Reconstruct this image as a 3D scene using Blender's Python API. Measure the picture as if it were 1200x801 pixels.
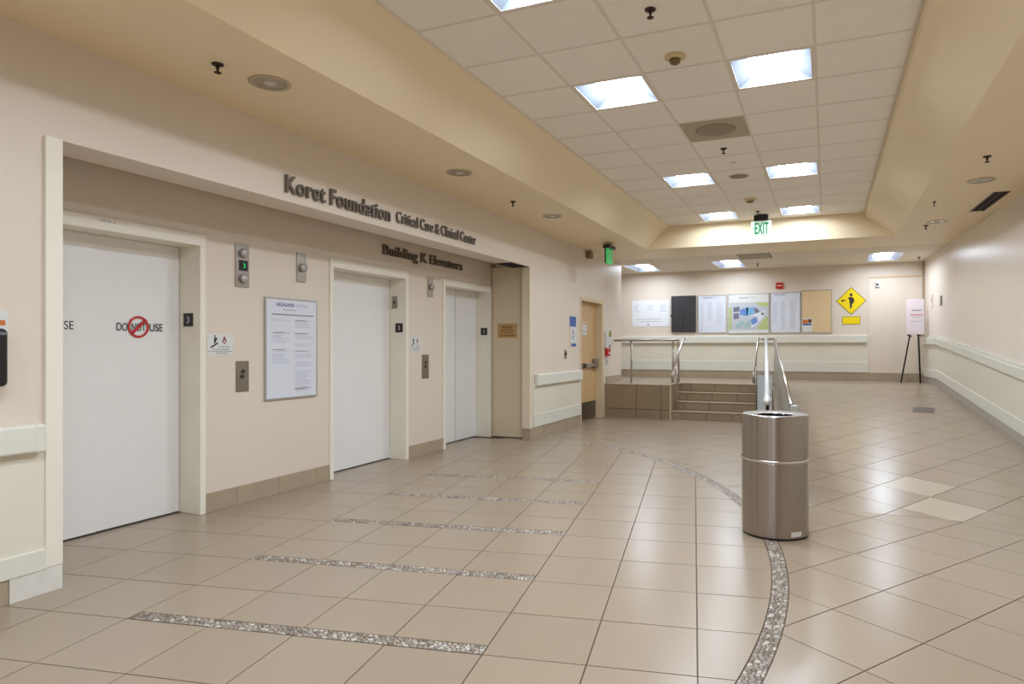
import bpy, math, random
import numpy as np
from mathutils import Vector

random.seed(4)
rng = np.random.default_rng(11)
for o in list(bpy.data.objects):
    bpy.data.objects.remove(o, do_unlink=True)
SC = bpy.context.scene
COL = SC.collection

# ------------------------------------------------------------------ camera, world, exposure
F_PX, CX, CY, H, YAW = 764.2, 652.6, 406.0, 1.335, math.radians(22.49)
cam_data = bpy.data.cameras.new('camera')
cam_data.sensor_width = 36.0
cam_data.lens = F_PX / 1200 * 36
cam_data.shift_x = (600 - CX) / 1200
cam_data.shift_y = (CY - 400.5) / 1200
cam_data.clip_start = 0.05
cam = bpy.data.objects.new('camera', cam_data)
COL.objects.link(cam)
cam.location = (0, 0, H)
cam.rotation_euler = (math.pi / 2, 0, YAW)
SC.camera = cam
world = bpy.data.worlds.new('world')
SC.world = world
world.use_nodes = True
world.node_tree.nodes['Background'].inputs[0].default_value = (0.0, 0.0, 0.0, 1)
SC.view_settings.view_transform = 'Standard'
SC.view_settings.look = 'None'
SC.view_settings.gamma = 1.0
SC.view_settings.use_curve_mapping = False
SC.view_settings.exposure = 1.02
LAMP = 37.0          # radiance of the ceiling troffers
LAMP_BACK = 14.5

# ------------------------------------------------------------------ key dimensions (metres)
FX = -3.93           # face of the left wall
WX = -4.61           # face of the recessed elevator wall
DX = -4.82           # face of the elevator doors
SO = 3.04            # soffit height
CE = 3.426           # coffer ceiling
HB = 2.48            # underside of the header over the elevators
RY0, RY1 = 2.286, 8.48   # elevator recess along y
YN, YB = -4.2, 14.85     # near and back walls
LZ = 0.635           # landing height
RAMP0, RAMP1 = 5.8, 13.42
PY = 11.9            # front of landing / bottom riser
SX0, SX1 = -2.64, -1.12  # stairs
ARC_C, ARC_RI, ARC_RO = (-6.198, 3.5), 5.922, 6.012


def ramp_z(y):
    return max(0.0, min(LZ, (y - RAMP0) / (RAMP1 - RAMP0) * LZ))


def right_x(y):
    return 2.02 - 0.0355 * (y - 8.66)


def guard_x(y):
    return -0.27 - (y - 5.75) * 0.0891


# ------------------------------------------------------------------ materials
def lin(c):
    out = []
    for v in c:
        v /= 255.0
        out.append(v / 12.92 if v <= 0.04045 else ((v + 0.055) / 1.055) ** 2.4)
    return out + [1.0]


MATS = {}


def mat(name, rgb, rough=0.5, metal=0.0, vary=0.0, scale=6.0, bump=0.0, bump_scale=60.0, emit=0.0,
        rand=0.0, coat=0.0, spec=0.5, aniso=0.0, emit_rgb=None, stretch=None, rough_vary=0.0):
    if name in MATS:
        return MATS[name]
    m = bpy.data.materials.new(name)
    m.use_nodes = True
    nt = m.node_tree
    b = nt.nodes['Principled BSDF']
    b.inputs['Roughness'].default_value = rough
    b.inputs['Metallic'].default_value = metal
    b.inputs['Specular IOR Level'].default_value = spec
    b.inputs['Coat Weight'].default_value = coat
    b.inputs['Coat Roughness'].default_value = 0.1
    col = lin(rgb)
    b.inputs['Base Color'].default_value = col
    tex = nt.nodes.new('ShaderNodeTexCoord')
    src = tex.outputs['Object']
    if stretch:
        mp = nt.nodes.new('ShaderNodeMapping')
        mp.inputs['Scale'].default_value = stretch
        nt.links.new(src, mp.inputs[0])
        src = mp.outputs[0]
    if vary > 0 or rand > 0:
        hsv = nt.nodes.new('ShaderNodeHueSaturation')
        hsv.inputs['Color'].default_value = col
        nz = nt.nodes.new('ShaderNodeTexNoise')
        nz.inputs['Scale'].default_value = scale
        nz.inputs['Detail'].default_value = 5
        nt.links.new(src, nz.inputs['Vector'])
        mr = nt.nodes.new('ShaderNodeMapRange')
        mr.inputs[1].default_value, mr.inputs[2].default_value = 0.3, 0.7
        mr.inputs[3].default_value, mr.inputs[4].default_value = 1 - vary, 1 + vary
        nt.links.new(nz.outputs['Fac'], mr.inputs[0])
        val = mr.outputs[0]
        if rand > 0:
            oi = nt.nodes.new('ShaderNodeObjectInfo')
            ge = nt.nodes.new('ShaderNodeNewGeometry')
            ad = nt.nodes.new('ShaderNodeMath')
            ad.operation = 'ADD'
            nt.links.new(oi.outputs['Random'], ad.inputs[0])
            nt.links.new(ge.outputs['Random Per Island'], ad.inputs[1])
            fr = nt.nodes.new('ShaderNodeMath')
            fr.operation = 'FRACT'
            nt.links.new(ad.outputs[0], fr.inputs[0])
            m2 = nt.nodes.new('ShaderNodeMapRange')
            m2.inputs[3].default_value, m2.inputs[4].default_value = 1 - rand, 1 + rand
            nt.links.new(fr.outputs[0], m2.inputs[0])
            mu = nt.nodes.new('ShaderNodeMath')
            mu.operation = 'MULTIPLY'
            nt.links.new(val, mu.inputs[0])
            nt.links.new(m2.outputs[0], mu.inputs[1])
            val = mu.outputs[0]
        nt.links.new(val, hsv.inputs['Value'])
        nt.links.new(hsv.outputs[0], b.inputs['Base Color'])
        if rough_vary > 0:
            m3 = nt.nodes.new('ShaderNodeMapRange')
            m3.inputs[1].default_value, m3.inputs[2].default_value = 0.3, 0.7
            m3.inputs[3].default_value, m3.inputs[4].default_value = rough - rough_vary, rough + rough_vary
            nt.links.new(nz.outputs['Fac'], m3.inputs[0])
            nt.links.new(m3.outputs[0], b.inputs['Roughness'])
    if bump > 0:
        n2 = nt.nodes.new('ShaderNodeTexNoise')
        n2.inputs['Scale'].default_value = bump_scale
        n2.inputs['Detail'].default_value = 4
        nt.links.new(src, n2.inputs['Vector'])
        bp = nt.nodes.new('ShaderNodeBump')
        bp.inputs['Strength'].default_value = bump
        bp.inputs['Distance'].default_value = 0.01
        nt.links.new(n2.outputs['Fac'], bp.inputs['Height'])
        nt.links.new(bp.outputs[0], b.inputs['Normal'])
    if aniso > 0:
        b.inputs['Anisotropic'].default_value = aniso
        tg = nt.nodes.new('ShaderNodeTangent')
        tg.direction_type = 'RADIAL'
        tg.axis = 'Z'
        nt.links.new(tg.outputs[0], b.inputs['Tangent'])
        b.inputs['Anisotropic Rotation'].default_value = 0.25
    if emit > 0:
        b.inputs['Emission Color'].default_value = lin(emit_rgb) if emit_rgb else col
        b.inputs['Emission Strength'].default_value = emit
    MATS[name] = m
    return m


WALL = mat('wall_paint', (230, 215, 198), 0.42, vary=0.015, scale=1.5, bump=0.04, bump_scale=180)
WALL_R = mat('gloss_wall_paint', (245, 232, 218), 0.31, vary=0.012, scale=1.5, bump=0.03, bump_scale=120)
WAINS = mat('wainscot_cream', (234, 226, 207), 0.38, vary=0.012, scale=2)
RAILP = mat('bumper_rail_cream', (231, 227, 213), 0.4, vary=0.015, scale=3)
SOFF = mat('soffit_paint', (246, 226, 190), 0.5, vary=0.012, scale=1.2, bump=0.03, bump_scale=150)
CTILE = mat('ceiling_tile', (249, 241, 229), 0.9, vary=0.012, scale=3, bump=0.22, bump_scale=260, rand=0.012)
TBAR = mat('ceiling_grid_metal', (230, 219, 205), 0.6)
TILE = mat('floor_tile', (164, 146, 125), 0.25, vary=0.012, scale=1.3, rand=0.022, spec=0.5)
TILE_L = mat('floor_tile_replaced', (190, 175, 154), 0.28, vary=0.03, scale=2.6)
GROUT = mat('grout', (96, 76, 60), 0.85, vary=0.08, scale=20)
BTILE = mat('base_tile', (176, 157, 133), 0.32, vary=0.04, scale=4, rand=0.035)
RTILE = mat('riser_tile', (152, 130, 102), 0.4, vary=0.05, scale=4, rand=0.04)
NOSE = mat('stair_nosing', (190, 171, 144), 0.4, vary=0.03)
BTILE_R = mat('ramp_base_grey', (178, 170, 160), 0.4, vary=0.03, scale=4, rand=0.02)
EDOOR = mat('elevator_door_enamel', (241, 238, 233), 0.36, vary=0.015, scale=2.0)
EFRAME = mat('elevator_frame_enamel', (244, 236, 220), 0.38, vary=0.02, scale=5)
PATCH = mat('white_patch_panel', (226, 221, 210), 0.5, vary=0.06, scale=9)
DARK = mat('dark_void', (22, 19, 16), 0.9)
BLACK = mat('black_plastic', (24, 22, 22), 0.35)
BLACKF = mat('black_board', (52, 50, 52), 0.55, vary=0.03)
STEEL = mat('brushed_steel', (176, 170, 162), 0.34, metal=1.0, vary=0.04, scale=30)
STEEL_D = mat('steel_plate', (158, 150, 138), 0.4, metal=0.9, vary=0.04, scale=30)
STEEL_R = mat('rail_steel', (188, 180, 170), 0.3, metal=0.9)
STEEL_G = mat('guard_panel_metal', (192, 192, 184), 0.4, metal=0.55)
STEEL_B = mat('divider_metal', (214, 222, 228), 0.38, metal=0.5)
BIN = mat('bin_steel', (166, 157, 149), 0.26, metal=1.0, aniso=0.97)
BINTOP = mat('bin_rim_steel', (214, 210, 208), 0.22, metal=1.0)
WOOD = mat('door_wood', (214, 176, 126), 0.4, vary=0.06, scale=5, stretch=(6, 6, 0.5))
KICK = mat('kick_plate_metal', (112, 102, 90), 0.35, metal=0.8)
DFRAME = mat('door_frame_paint', (226, 204, 168), 0.42)
PANEL = mat('fire_door_panel', (226, 209, 180), 0.42, vary=0.015, scale=2)
LETTER = mat('bronze_letter', (110, 100, 88), 0.4, metal=0.25, vary=0.05)
INK = mat('dark_ink', (44, 42, 44), 0.6)
INKG = mat('grey_print', (150, 150, 160), 0.7)
INKL = mat('pale_print', (196, 197, 208), 0.7)
PURPLE = mat('purple_print', (104, 62, 140), 0.6)
LILAC = mat('lilac_print', (190, 168, 204), 0.6)
PAPER = mat('white_sheet', (226, 228, 236), 0.35)
SIGNW = mat('white_sign', (226, 224, 218), 0.45)
SIGNT = mat('tan_sign', (196, 158, 104), 0.5)
SIGNT2 = mat('tan_sign_print', (160, 116, 66), 0.5)
RED = mat('sign_red', (196, 36, 34), 0.45)
PINK = mat('pink_print', (226, 150, 158), 0.6)
FLAME = mat('flame_print', (150, 92, 96), 0.6)
YELLOW = mat('sign_yellow', (255, 222, 0), 0.45)
YEDGE = mat('sign_yellow_edge', (150, 128, 20), 0.5)
CORK = mat('cork_board', (228, 198, 152), 0.8, vary=0.05, scale=40)
ALU = mat('aluminium_frame', (196, 196, 192), 0.4, metal=0.6)
GREENF = mat('map_green', (186, 196, 128), 0.6)
MAPG = mat('map_grey', (196, 198, 202), 0.6)
MAPB = mat('map_blue', (104, 140, 204), 0.6)
MAPC = mat('map_cyan', (122, 176, 214), 0.6)
MAPD = mat('map_slate', (116, 116, 136), 0.6)
MAPT = mat('map_teal', (168, 190, 188), 0.6)
ORANGE = mat('orange_print', (214, 116, 50), 0.6)
BLUE = mat('blue_print', (66, 96, 168), 0.5)
OLIVE = mat('olive_button', (150, 150, 40), 0.5)
VENT = mat('vent_metal', (176, 160, 128), 0.5)
VENTD = mat('vent_core', (150, 136, 112), 0.6)
CREAMP = mat('cream_plastic', (214, 194, 150), 0.5)
REFL = mat('downlight_reflector', (176, 166, 148), 0.25, metal=0.8)
LAMPG = mat('lantern_lens_grey', (186, 180, 176), 0.35, metal=0.3)
SPRK = mat('sprinkler_bronze', (62, 50, 38), 0.5, metal=0.4)
LENS = mat('troffer_lens', (255, 255, 255), 0.5, emit=LAMP, emit_rgb=(226, 240, 255))
LENSF = mat('troffer_lens_dimmed', (255, 255, 255), 0.5, emit=LAMP * 0.72, emit_rgb=(226, 240, 255))  # far pair, dimmed only to soften hot patches on the end bulkhead
LENSB = mat('troffer_lens_back', (255, 255, 255), 0.5, emit=LAMP_BACK, emit_rgb=(226, 240, 255))
TROF = mat('troffer_reflector', (146, 153, 166), 0.35)
EXITW = mat('exit_panel_lit', (232, 244, 238), 0.4, emit=0.2, emit_rgb=(214, 246, 230))
EXITG = mat('exit_green', (14, 140, 84), 0.4, emit=0.08, emit_rgb=(20, 190, 110))
EXITG2 = mat('exit_green_panel', (52, 150, 84), 0.4, emit=0.22, emit_rgb=(60, 190, 100))
LEDG = mat('led_green', (20, 160, 80), 0.5, emit=0.5, emit_rgb=(30, 200, 90))
PEB = []
for k, c in enumerate([(142, 128, 112), (164, 150, 134), (194, 184, 170), (122, 108, 94), (152, 143, 133)]):
    PEB.append(mat('pebble_%s' % 'abcde'[k], c, 0.45, vary=0.08, scale=30))
PGROUT = mat('pebble_grout', (92, 78, 64), 0.9, vary=0.1, scale=40)
TAR = mat('scuff_grey', (150, 146, 140), 0.6)


# ------------------------------------------------------------------ mesh helpers
class MB:
    def __init__(s):
        s.v, s.f, s.sm = [], [], []

    def add(s, verts, faces, smooth=False):
        n = len(s.v)
        s.v += [tuple(map(float, p)) for p in verts]
        s.f += [tuple(n + i for i in f) for f in faces]
        s.sm += [smooth] * len(faces)
        return s

    def box(s, x0, x1, y0, y1, z0, z1):
        x0, x1 = min(x0, x1), max(x0, x1)
        y0, y1 = min(y0, y1), max(y0, y1)
        z0, z1 = min(z0, z1), max(z0, z1)
        return s.add([(x0, y0, z0), (x1, y0, z0), (x1, y1, z0), (x0, y1, z0), (x0, y0, z1), (x1, y0, z1), (x1, y1, z1), (x0, y1, z1)],
                     [(3, 2, 1, 0), (4, 5, 6, 7), (0, 1, 5, 4), (1, 2, 6, 5), (2, 3, 7, 6), (3, 0, 4, 7)])

    def hexa(s, bottom, top):            # two quads, both counter-clockwise seen from above
        return s.add(list(bottom) + list(top), [(3, 2, 1, 0), (4, 5, 6, 7), (0, 1, 5, 4), (1, 2, 6, 5), (2, 3, 7, 6), (3, 0, 4, 7)])

    def prism(s, poly, z0, z1):
        n = len(poly)
        return s.add([(p[0], p[1], z0) for p in poly] + [(p[0], p[1], z1) for p in poly],
                     [tuple(range(n - 1, -1, -1)), tuple(range(n, 2 * n))] + [(i, (i + 1) % n, n + (i + 1) % n, n + i) for i in range(n)])

    def tube(s, pts, r, n=12, cap=True):
        pts = [Vector(p) for p in pts]
        rs = r if isinstance(r, (list, tuple)) else [r] * len(pts)
        base = len(s.v)
        prev = None
        for i, p in enumerate(pts):
            if i == 0:
                t = pts[1] - p
            elif i == len(pts) - 1:
                t = p - pts[i - 1]
            else:
                t = (pts[i + 1] - p).normalized() + (p - pts[i - 1]).normalized()
            t.normalize()
            if prev is None:
                a = Vector((0, 0, 1)) if abs(t.z) < 0.9 else Vector((1, 0, 0))
                u = t.cross(a).normalized()
            else:
                u = (prev - t * prev.dot(t)).normalized()
            prev = u
            w = t.cross(u)
            for k in range(n):
                a = 2 * math.pi * k / n
                q = p + (u * math.cos(a) + w * math.sin(a)) * rs[i]
                s.v.append(tuple(q))
        for i in range(len(pts) - 1):
            for k in range(n):
                a, b = base + i * n + k, base + i * n + (k + 1) % n
                s.f.append((a, b, b + n, a + n))
                s.sm.append(True)
        if cap:
            s.f.append(tuple(base + k for k in range(n - 1, -1, -1)))
            s.f.append(tuple(base + (len(pts) - 1) * n + k for k in range(n)))
            s.sm += [False, False]
        return s

    def lathe(s, prof, c=(0, 0, 0), n=32, smooth=True, axis='z', cap=True):
        base = len(s.v)
        for r, z in prof:
            for k in range(n):
                a = 2 * math.pi * k / n
                x, y = r * math.cos(a), r * math.sin(a)
                if axis == 'z':
                    s.v.append((c[0] + x, c[1] + y, c[2] + z))
                elif axis == 'x':
                    s.v.append((c[0] + z, c[1] + x, c[2] + y))
                else:
                    s.v.append((c[0] + x, c[1] - z, c[2] + y))
        for i in range(len(prof) - 1):
            for k in range(n):
                a, b = base + i * n + k, base + i * n + (k + 1) % n
                s.f.append((a, b, b + n, a + n))
                s.sm.append(smooth)
        if cap and prof[0][0] > 1e-4:
            s.f.append(tuple(base + k for k in range(n - 1, -1, -1)))
            s.sm.append(False)
        if cap and prof[-1][0] > 1e-4:
            s.f.append(tuple(base + (len(prof) - 1) * n + k for k in range(n)))
            s.sm.append(False)
        return s

    def build(s, name, m, parent=None, origin=None, bevel=0.0, seg=2, auto=False):
        if origin is None:
            origin = parent['_o'] if parent is not None and '_o' in parent else (0, 0, 0)
        me = bpy.data.meshes.new(name)
        me.from_pydata([(x - origin[0], y - origin[1], z - origin[2]) for x, y, z in s.v], [], s.f)
        me.polygons.foreach_set('use_smooth', s.sm)
        me.materials.append(m)
        me.update()
        o = bpy.data.objects.new(name, me)
        COL.objects.link(o)
        if parent is not None:
            o.parent = parent
        else:
            o.location = origin
        if bevel > 0:
            bv = o.modifiers.new('bevel', 'BEVEL')
            bv.width = bevel
            bv.segments = seg
            bv.limit_method = 'ANGLE'
        return o


def tag(o, label=None, cat=None, group=None, kind=None):
    if label:
        o['label'] = label
    if cat:
        o['category'] = cat
    if group:
        o['group'] = group
    if kind:
        o['kind'] = kind
    return o


ORIG = []


def thing(name, label, cat, loc, group=None, kind=None):
    o = bpy.data.objects.new(name, None)
    COL.objects.link(o)
    o.location = loc
    o['_o'] = loc
    ORIG.append(o)
    return tag(o, label, cat, group, kind)


def copy_tree(o, parent=None):
    c = o.copy()
    COL.objects.link(c)
    if parent is not None:
        c.parent = parent
    for ch in [k for k in o.children]:
        copy_tree(ch, c)
    return c


class Fr:
    """a frame on a wall face: a along the face (left to right as read), b up, n out of the wall"""
    def __init__(s, o, u):
        s.o, s.u = o, u

    def p(s, a, b, n=0.0):
        if s.u == 'y':
            return (s.o[0] + n, s.o[1] + a, s.o[2] + b)
        return (s.o[0] + a, s.o[1] - n, s.o[2] + b)

    def box(s, mb, a0, a1, b0, b1, n0, n1):
        p, q = s.p(a0, b0, n0), s.p(a1, b1, n1)
        return mb.box(p[0], q[0], p[1], q[1], p[2], q[2])

    def poly(s, mb, pts, n0, n1):
        k = len(pts)
        return mb.add([s.p(a, b, n0) for a, b in pts] + [s.p(a, b, n1) for a, b in pts],
                      [tuple(range(k - 1, -1, -1)), tuple(range(k, 2 * k))] + [(i, (i + 1) % k, k + (i + 1) % k, k + i) for i in range(k)])

    def disc(s, mb, a, b, r, n0, n1, k=24):
        return s.poly(mb, [(a + r * math.cos(2 * math.pi * i / k), b + r * math.sin(2 * math.pi * i / k)) for i in range(k)], n0, n1)


_gl = {}


def glyph(ch, bold):
    key = (ch, bold)
    if key in _gl:
        return _gl[key]

    def mesh_of(txt):
        cu = bpy.data.curves.new('t', 'FONT')
        cu.body = txt
        cu.size = 1.0
        cu.offset = bold
        cu.extrude = 0.5
        cu.resolution_u = 4
        ob = bpy.data.objects.new('t', cu)
        COL.objects.link(ob)
        bpy.context.view_layer.update()
        me = bpy.data.meshes.new_from_object(ob.evaluated_get(bpy.context.evaluated_depsgraph_get()))
        vs = [tuple(v.co) for v in me.vertices]
        fs = [tuple(p.vertices) for p in me.polygons]
        bpy.data.objects.remove(ob)
        bpy.data.curves.remove(cu)
        bpy.data.meshes.remove(me)
        return vs, fs

    def wid(txt):
        vs, _ = mesh_of(txt)
        xs = [v[0] for v in vs]
        return max(xs) - min(xs)
    if ch == ' ':
        _gl[key] = ([], [], 0.27)
    else:
        vs, fs = mesh_of(ch)
        if '_bar' not in _gl:
            _gl['_bar'] = wid('||')
        _gl[key] = (vs, fs, wid('|' + ch + '|') - _gl['_bar'])
    return _gl[key]


def text(fr, txt, a0, a1, b, height, n0, depth, m, parent, name='letter', joined=False, bold=0.0, fit=True):
    """letters between a0 and a1 on baseline b; height = capital height"""
    gs = [glyph(c, bold) for c in txt]
    tot = sum(g[2] for g in gs)
    sv = height / 0.69
    su = (a1 - a0) / tot if fit else sv
    x = a0
    all_mb = MB()
    for g, c in zip(gs, txt):
        if g[0]:
            mb = all_mb if joined else MB()
            mb.add([fr.p(x + v[0] * su, b + v[1] * sv, n0 + (v[2] + 0.5) * depth) for v in g[0]], g[1])
            if not joined:
                mb.build(name, m, parent)
        x += g[2] * su
    if joined:
        return all_mb.build(name, m, parent)


def px_of(p):
    c, s_ = math.cos(YAW), math.sin(YAW)
    w = -p[0] * s_ + p[1] * c
    u = p[0] * c + p[1] * s_
    if w < 0.25:
        return None
    return CX + F_PX * u / w, CY - F_PX * (p[2] - H) / w


# ------------------------------------------------------------------ polygon clipping for the floor tiles
def clip_half(poly, fn):
    out = []
    n = len(poly)
    for i in range(n):
        p, q = poly[i], poly[(i + 1) % n]
        a, b = fn(p), fn(q)
        if a >= 0:
            out.append(p)
        if (a >= 0) != (b >= 0):
            t = a / (a - b)
            out.append((p[0] + (q[0] - p[0]) * t, p[1] + (q[1] - p[1]) * t))
    return out


def clip_arc(poly, r, inside):
    cx, cy = ARC_C

    def d(p):
        v = math.hypot(p[0] - cx, p[1] - cy) - r
        return -v if inside else v
    ds = [d(p) for p in poly]
    if all(v >= 0 for v in ds):
        return poly
    if all(v < 0 for v in ds):
        return []
    out = []
    n = len(poly)
    exit_i = None
    for i in range(n):
        p, q = poly[i], poly[(i + 1) % n]
        a, b = ds[i], ds[(i + 1) % n]
        if a >= 0:
            out.append(p)
        if (a >= 0) != (b >= 0):
            lo, hi = 0.0, 1.0
            for _ in range(30):
                t = (lo + hi) / 2
                s_ = d((p[0] + (q[0] - p[0]) * t, p[1] + (q[1] - p[1]) * t))
                if (s_ >= 0) == (a >= 0):
                    lo = t
                else:
                    hi = t
            pt = (p[0] + (q[0] - p[0]) * lo, p[1] + (q[1] - p[1]) * lo)
            out.append(pt)
            if a >= 0:
                exit_i = len(out) - 1
    if exit_i is not None:
        A = out[exit_i]
        B = out[(exit_i + 1) % len(out)]
        ta, tb = math.atan2(A[1] - cy, A[0] - cx), math.atan2(B[1] - cy, B[0] - cx)
        mid = [(cx + r * math.cos(ta + (tb - ta) * k / 5), cy + r * math.sin(ta + (tb - ta) * k / 5)) for k in range(1, 5)]
        out[exit_i + 1:exit_i + 1] = mid
    return out


def area(poly):
    return 0.5 * sum(poly[i][0] * poly[(i + 1) % len(poly)][1] - poly[(i + 1) % len(poly)][0] * poly[i][1] for i in range(len(poly)))


# ================================================================== STRUCTURE
# ---------- floor slab (grout), landing, ramp bodies
floor = MB().box(-6.2, 3.0, YN - 0.2, YB + 0.3, -0.15, -0.005).build('floor', GROUT)
tag(floor, 'beige ceramic tiled lobby floor with curved pebble border', 'floor', kind='structure')
mb = MB()
mb.box(-6.2, SX0, PY, 12.65, -0.1, LZ - 0.006)
mb.box(-6.2, guard_x(12.65), 12.668, YB + 0.3, -0.1, LZ - 0.006)
mb.hexa([(guard_x(12.65), 12.65, -0.1), (3, RAMP1, -0.1), (3, YB + 0.3, -0.1), (guard_x(12.65), YB + 0.3, -0.1)],
        [(guard_x(12.65), RAMP1, LZ - 0.006), (3, RAMP1, LZ - 0.006), (3, YB + 0.3, LZ - 0.006), (guard_x(12.65), YB + 0.3, LZ - 0.006)])
landing = mb.build('floor_landing', GROUT)
tag(landing, 'raised tiled landing behind the steps in front of back wall', 'landing', kind='structure')
mb = MB()
gx0, gx1 = guard_x(RAMP0), guard_x(RAMP1)
mb.hexa([(gx0, RAMP0, -0.1), (3, RAMP0, -0.1), (3, RAMP1, -0.1), (gx1, RAMP1, -0.1)],
        [(gx0, RAMP0, -0.0055), (3, RAMP0, -0.0055), (3, RAMP1, LZ - 0.006), (gx1, RAMP1, LZ - 0.006)])
ramp = mb.build('floor_ramp', GROUT)
tag(ramp, 'long tiled ramp rising along the right wall to the landing', 'ramp', kind='structure')

# ---------- floor tiles
A_G = YAW - math.radians(11.86)
gvec, hvec = (-math.sin(A_G), math.cos(A_G)), (math.cos(A_G), math.sin(A_G))
TS, GAP = 0.4572, 0.0026
OX, OY = -0.8991, 2.7016
OP, OQ = 2.531, 1.556
STRIP_W = 0.085
R2 = math.sqrt(0.5)


def from_g(a, b):
    return (a * hvec[0] + b * gvec[0], a * hvec[1] + b * gvec[1])


tiles = []      # (owner, polygon, z function)


def flat(x, y):
    return 0.0


for i in range(-14, 6):
    for j in range(-15, 18):
        a0, a1 = OX + i * TS + GAP, OX + (i + 1) * TS - GAP
        b0, b1 = OY + j * TS + GAP, OY + (j + 1) * TS - GAP
        if j in (-2, 0, 2, 4, 6, 8) and -4 <= i <= -1:
            b0 += STRIP_W
        poly = [from_g(a0, b0), from_g(a1, b0), from_g(a1, b1), from_g(a0, b1)]
        cx_, cy_ = sum(p[0] for p in poly) / 4, sum(p[1] for p in poly) / 4
        lim = -5.05 if RY0 - 0.1 < cy_ < RY1 + 0.1 else -4.2
        if cx_ < lim or cy_ < YN:
            continue
        poly = clip_arc(poly, ARC_RI - GAP, True)
        poly = clip_half(poly, lambda p: 11.9 - p[1]) if poly else poly
        if len(poly) > 2 and area(poly) > 2e-4:
            tiles.append((floor, poly, flat))
for i in range(-45, 45):
    for j in range(-45, 45):
        p0, p1 = OP + i * TS + GAP, OP + (i + 1) * TS - GAP
        q0, q1 = OQ + j * TS + GAP, OQ + (j + 1) * TS - GAP
        poly = []
        for P_, Q_ in ((p0, q0), (p0, q1), (p1, q1), (p1, q0)):
            poly.append(from_g((P_ - Q_) * R2, (P_ + Q_) * R2))
        if area(poly) < 0:
            poly = poly[::-1]
        cx_, cy_ = sum(p[0] for p in poly) / 4, sum(p[1] for p in poly) / 4
        if not (-5.2 < cx_ < right_x(cy_) + 0.33 and YN - 0.3 < cy_ < YB + 0.2):
            continue
        if cy_ < 12.6 and cx_ < -4.25:
            continue
        poly = clip_arc(poly, ARC_RO + GAP, False)
        if not poly:
            continue
        rgt = lambda p: p[0] - guard_x(p[1]) - 0.03
        lft = lambda p: guard_x(p[1]) - p[0] - 0.03
        regs = [(floor, [lambda p: RAMP0 - 0.001 - p[1]], flat),
                (floor, [lambda p: p[1] - RAMP0 - 0.001, lft, lambda p: PY - p[1]], flat),
                (ramp, [lambda p: p[1] - RAMP0 - 0.001, rgt, lambda p: RAMP1 - 0.001 - p[1]], lambda x, y: ramp_z(y)),
                (landing, [lambda p: p[1] - PY, lambda p: 12.65 - p[1], lambda p: SX0 - p[0]], lambda x, y: LZ),
                (landing, [lambda p: p[1] - 12.65, lambda p: RAMP1 - p[1], lft], lambda x, y: LZ),
                (landing, [lambda p: p[1] - RAMP1 - 0.001], lambda x, y: LZ)]
        for own, fns, zf in regs:
            pl = poly
            for fn in fns:
                pl = clip_half(pl, fn)
                if len(pl) < 3:
                    break
            if len(pl) > 2 and abs(area(pl)) > 2e-4:
                tiles.append((own, pl, zf))


def tile_mesh(mb, poly, zf):
    n = len(poly)
    c = (sum(p[0] for p in poly) / n, sum(p[1] for p in poly) / n)
    top = [(p[0] + (c[0] - p[0]) * 0.004, p[1] + (c[1] - p[1]) * 0.004) for p in poly]
    dz = random.uniform(-0.0004, 0.0004)
    mb.add([(p[0], p[1], zf(*p) - 0.005) for p in poly] + [(p[0], p[1], zf(*p) + dz) for p in top],
           [tuple(range(n, 2 * n))] + [(i, (i + 1) % n, n + (i + 1) % n, n + i) for i in range(n)])


def px_area(poly, zf):
    q = []
    for p in poly:
        r_ = px_of((p[0], p[1], zf(*p)))
        if r_ is None:
            return 0.0
        q.append(r_)
    cxp, cyp = sum(p[0] for p in q) / len(q), sum(p[1] for p in q) / len(q)
    if not (-25 < cxp < 1225 and 400 < cyp < 830):
        return 0.0
    return abs(area(q))


tiles.sort(key=lambda t: -px_area(t[1], t[2]))
LIGHT_TILES = [(0.83, 6.02), (0.72, 6.62)]
count = {}
rest = {}
for own, poly, zf in tiles:
    c = (sum(p[0] for p in poly) / len(poly), sum(p[1] for p in poly) / len(poly))
    k = count.get(own.name, 0)
    if k < 300 and px_area(poly, zf) > 30:
        count[own.name] = k + 1
        mb = MB()
        tile_mesh(mb, poly, zf)
        pale = any(math.hypot(c[0] - a, c[1] - b) < 0.2 for a, b in LIGHT_TILES)
        mb.build('tile', TILE_L if pale else TILE, own)
    else:
        tile_mesh(rest.setdefault(own.name, (own, MB()))[1], poly, zf)
for own, mb in rest.values():
    tag(mb.build('small_tiles', TILE, own), kind='stuff')


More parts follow.
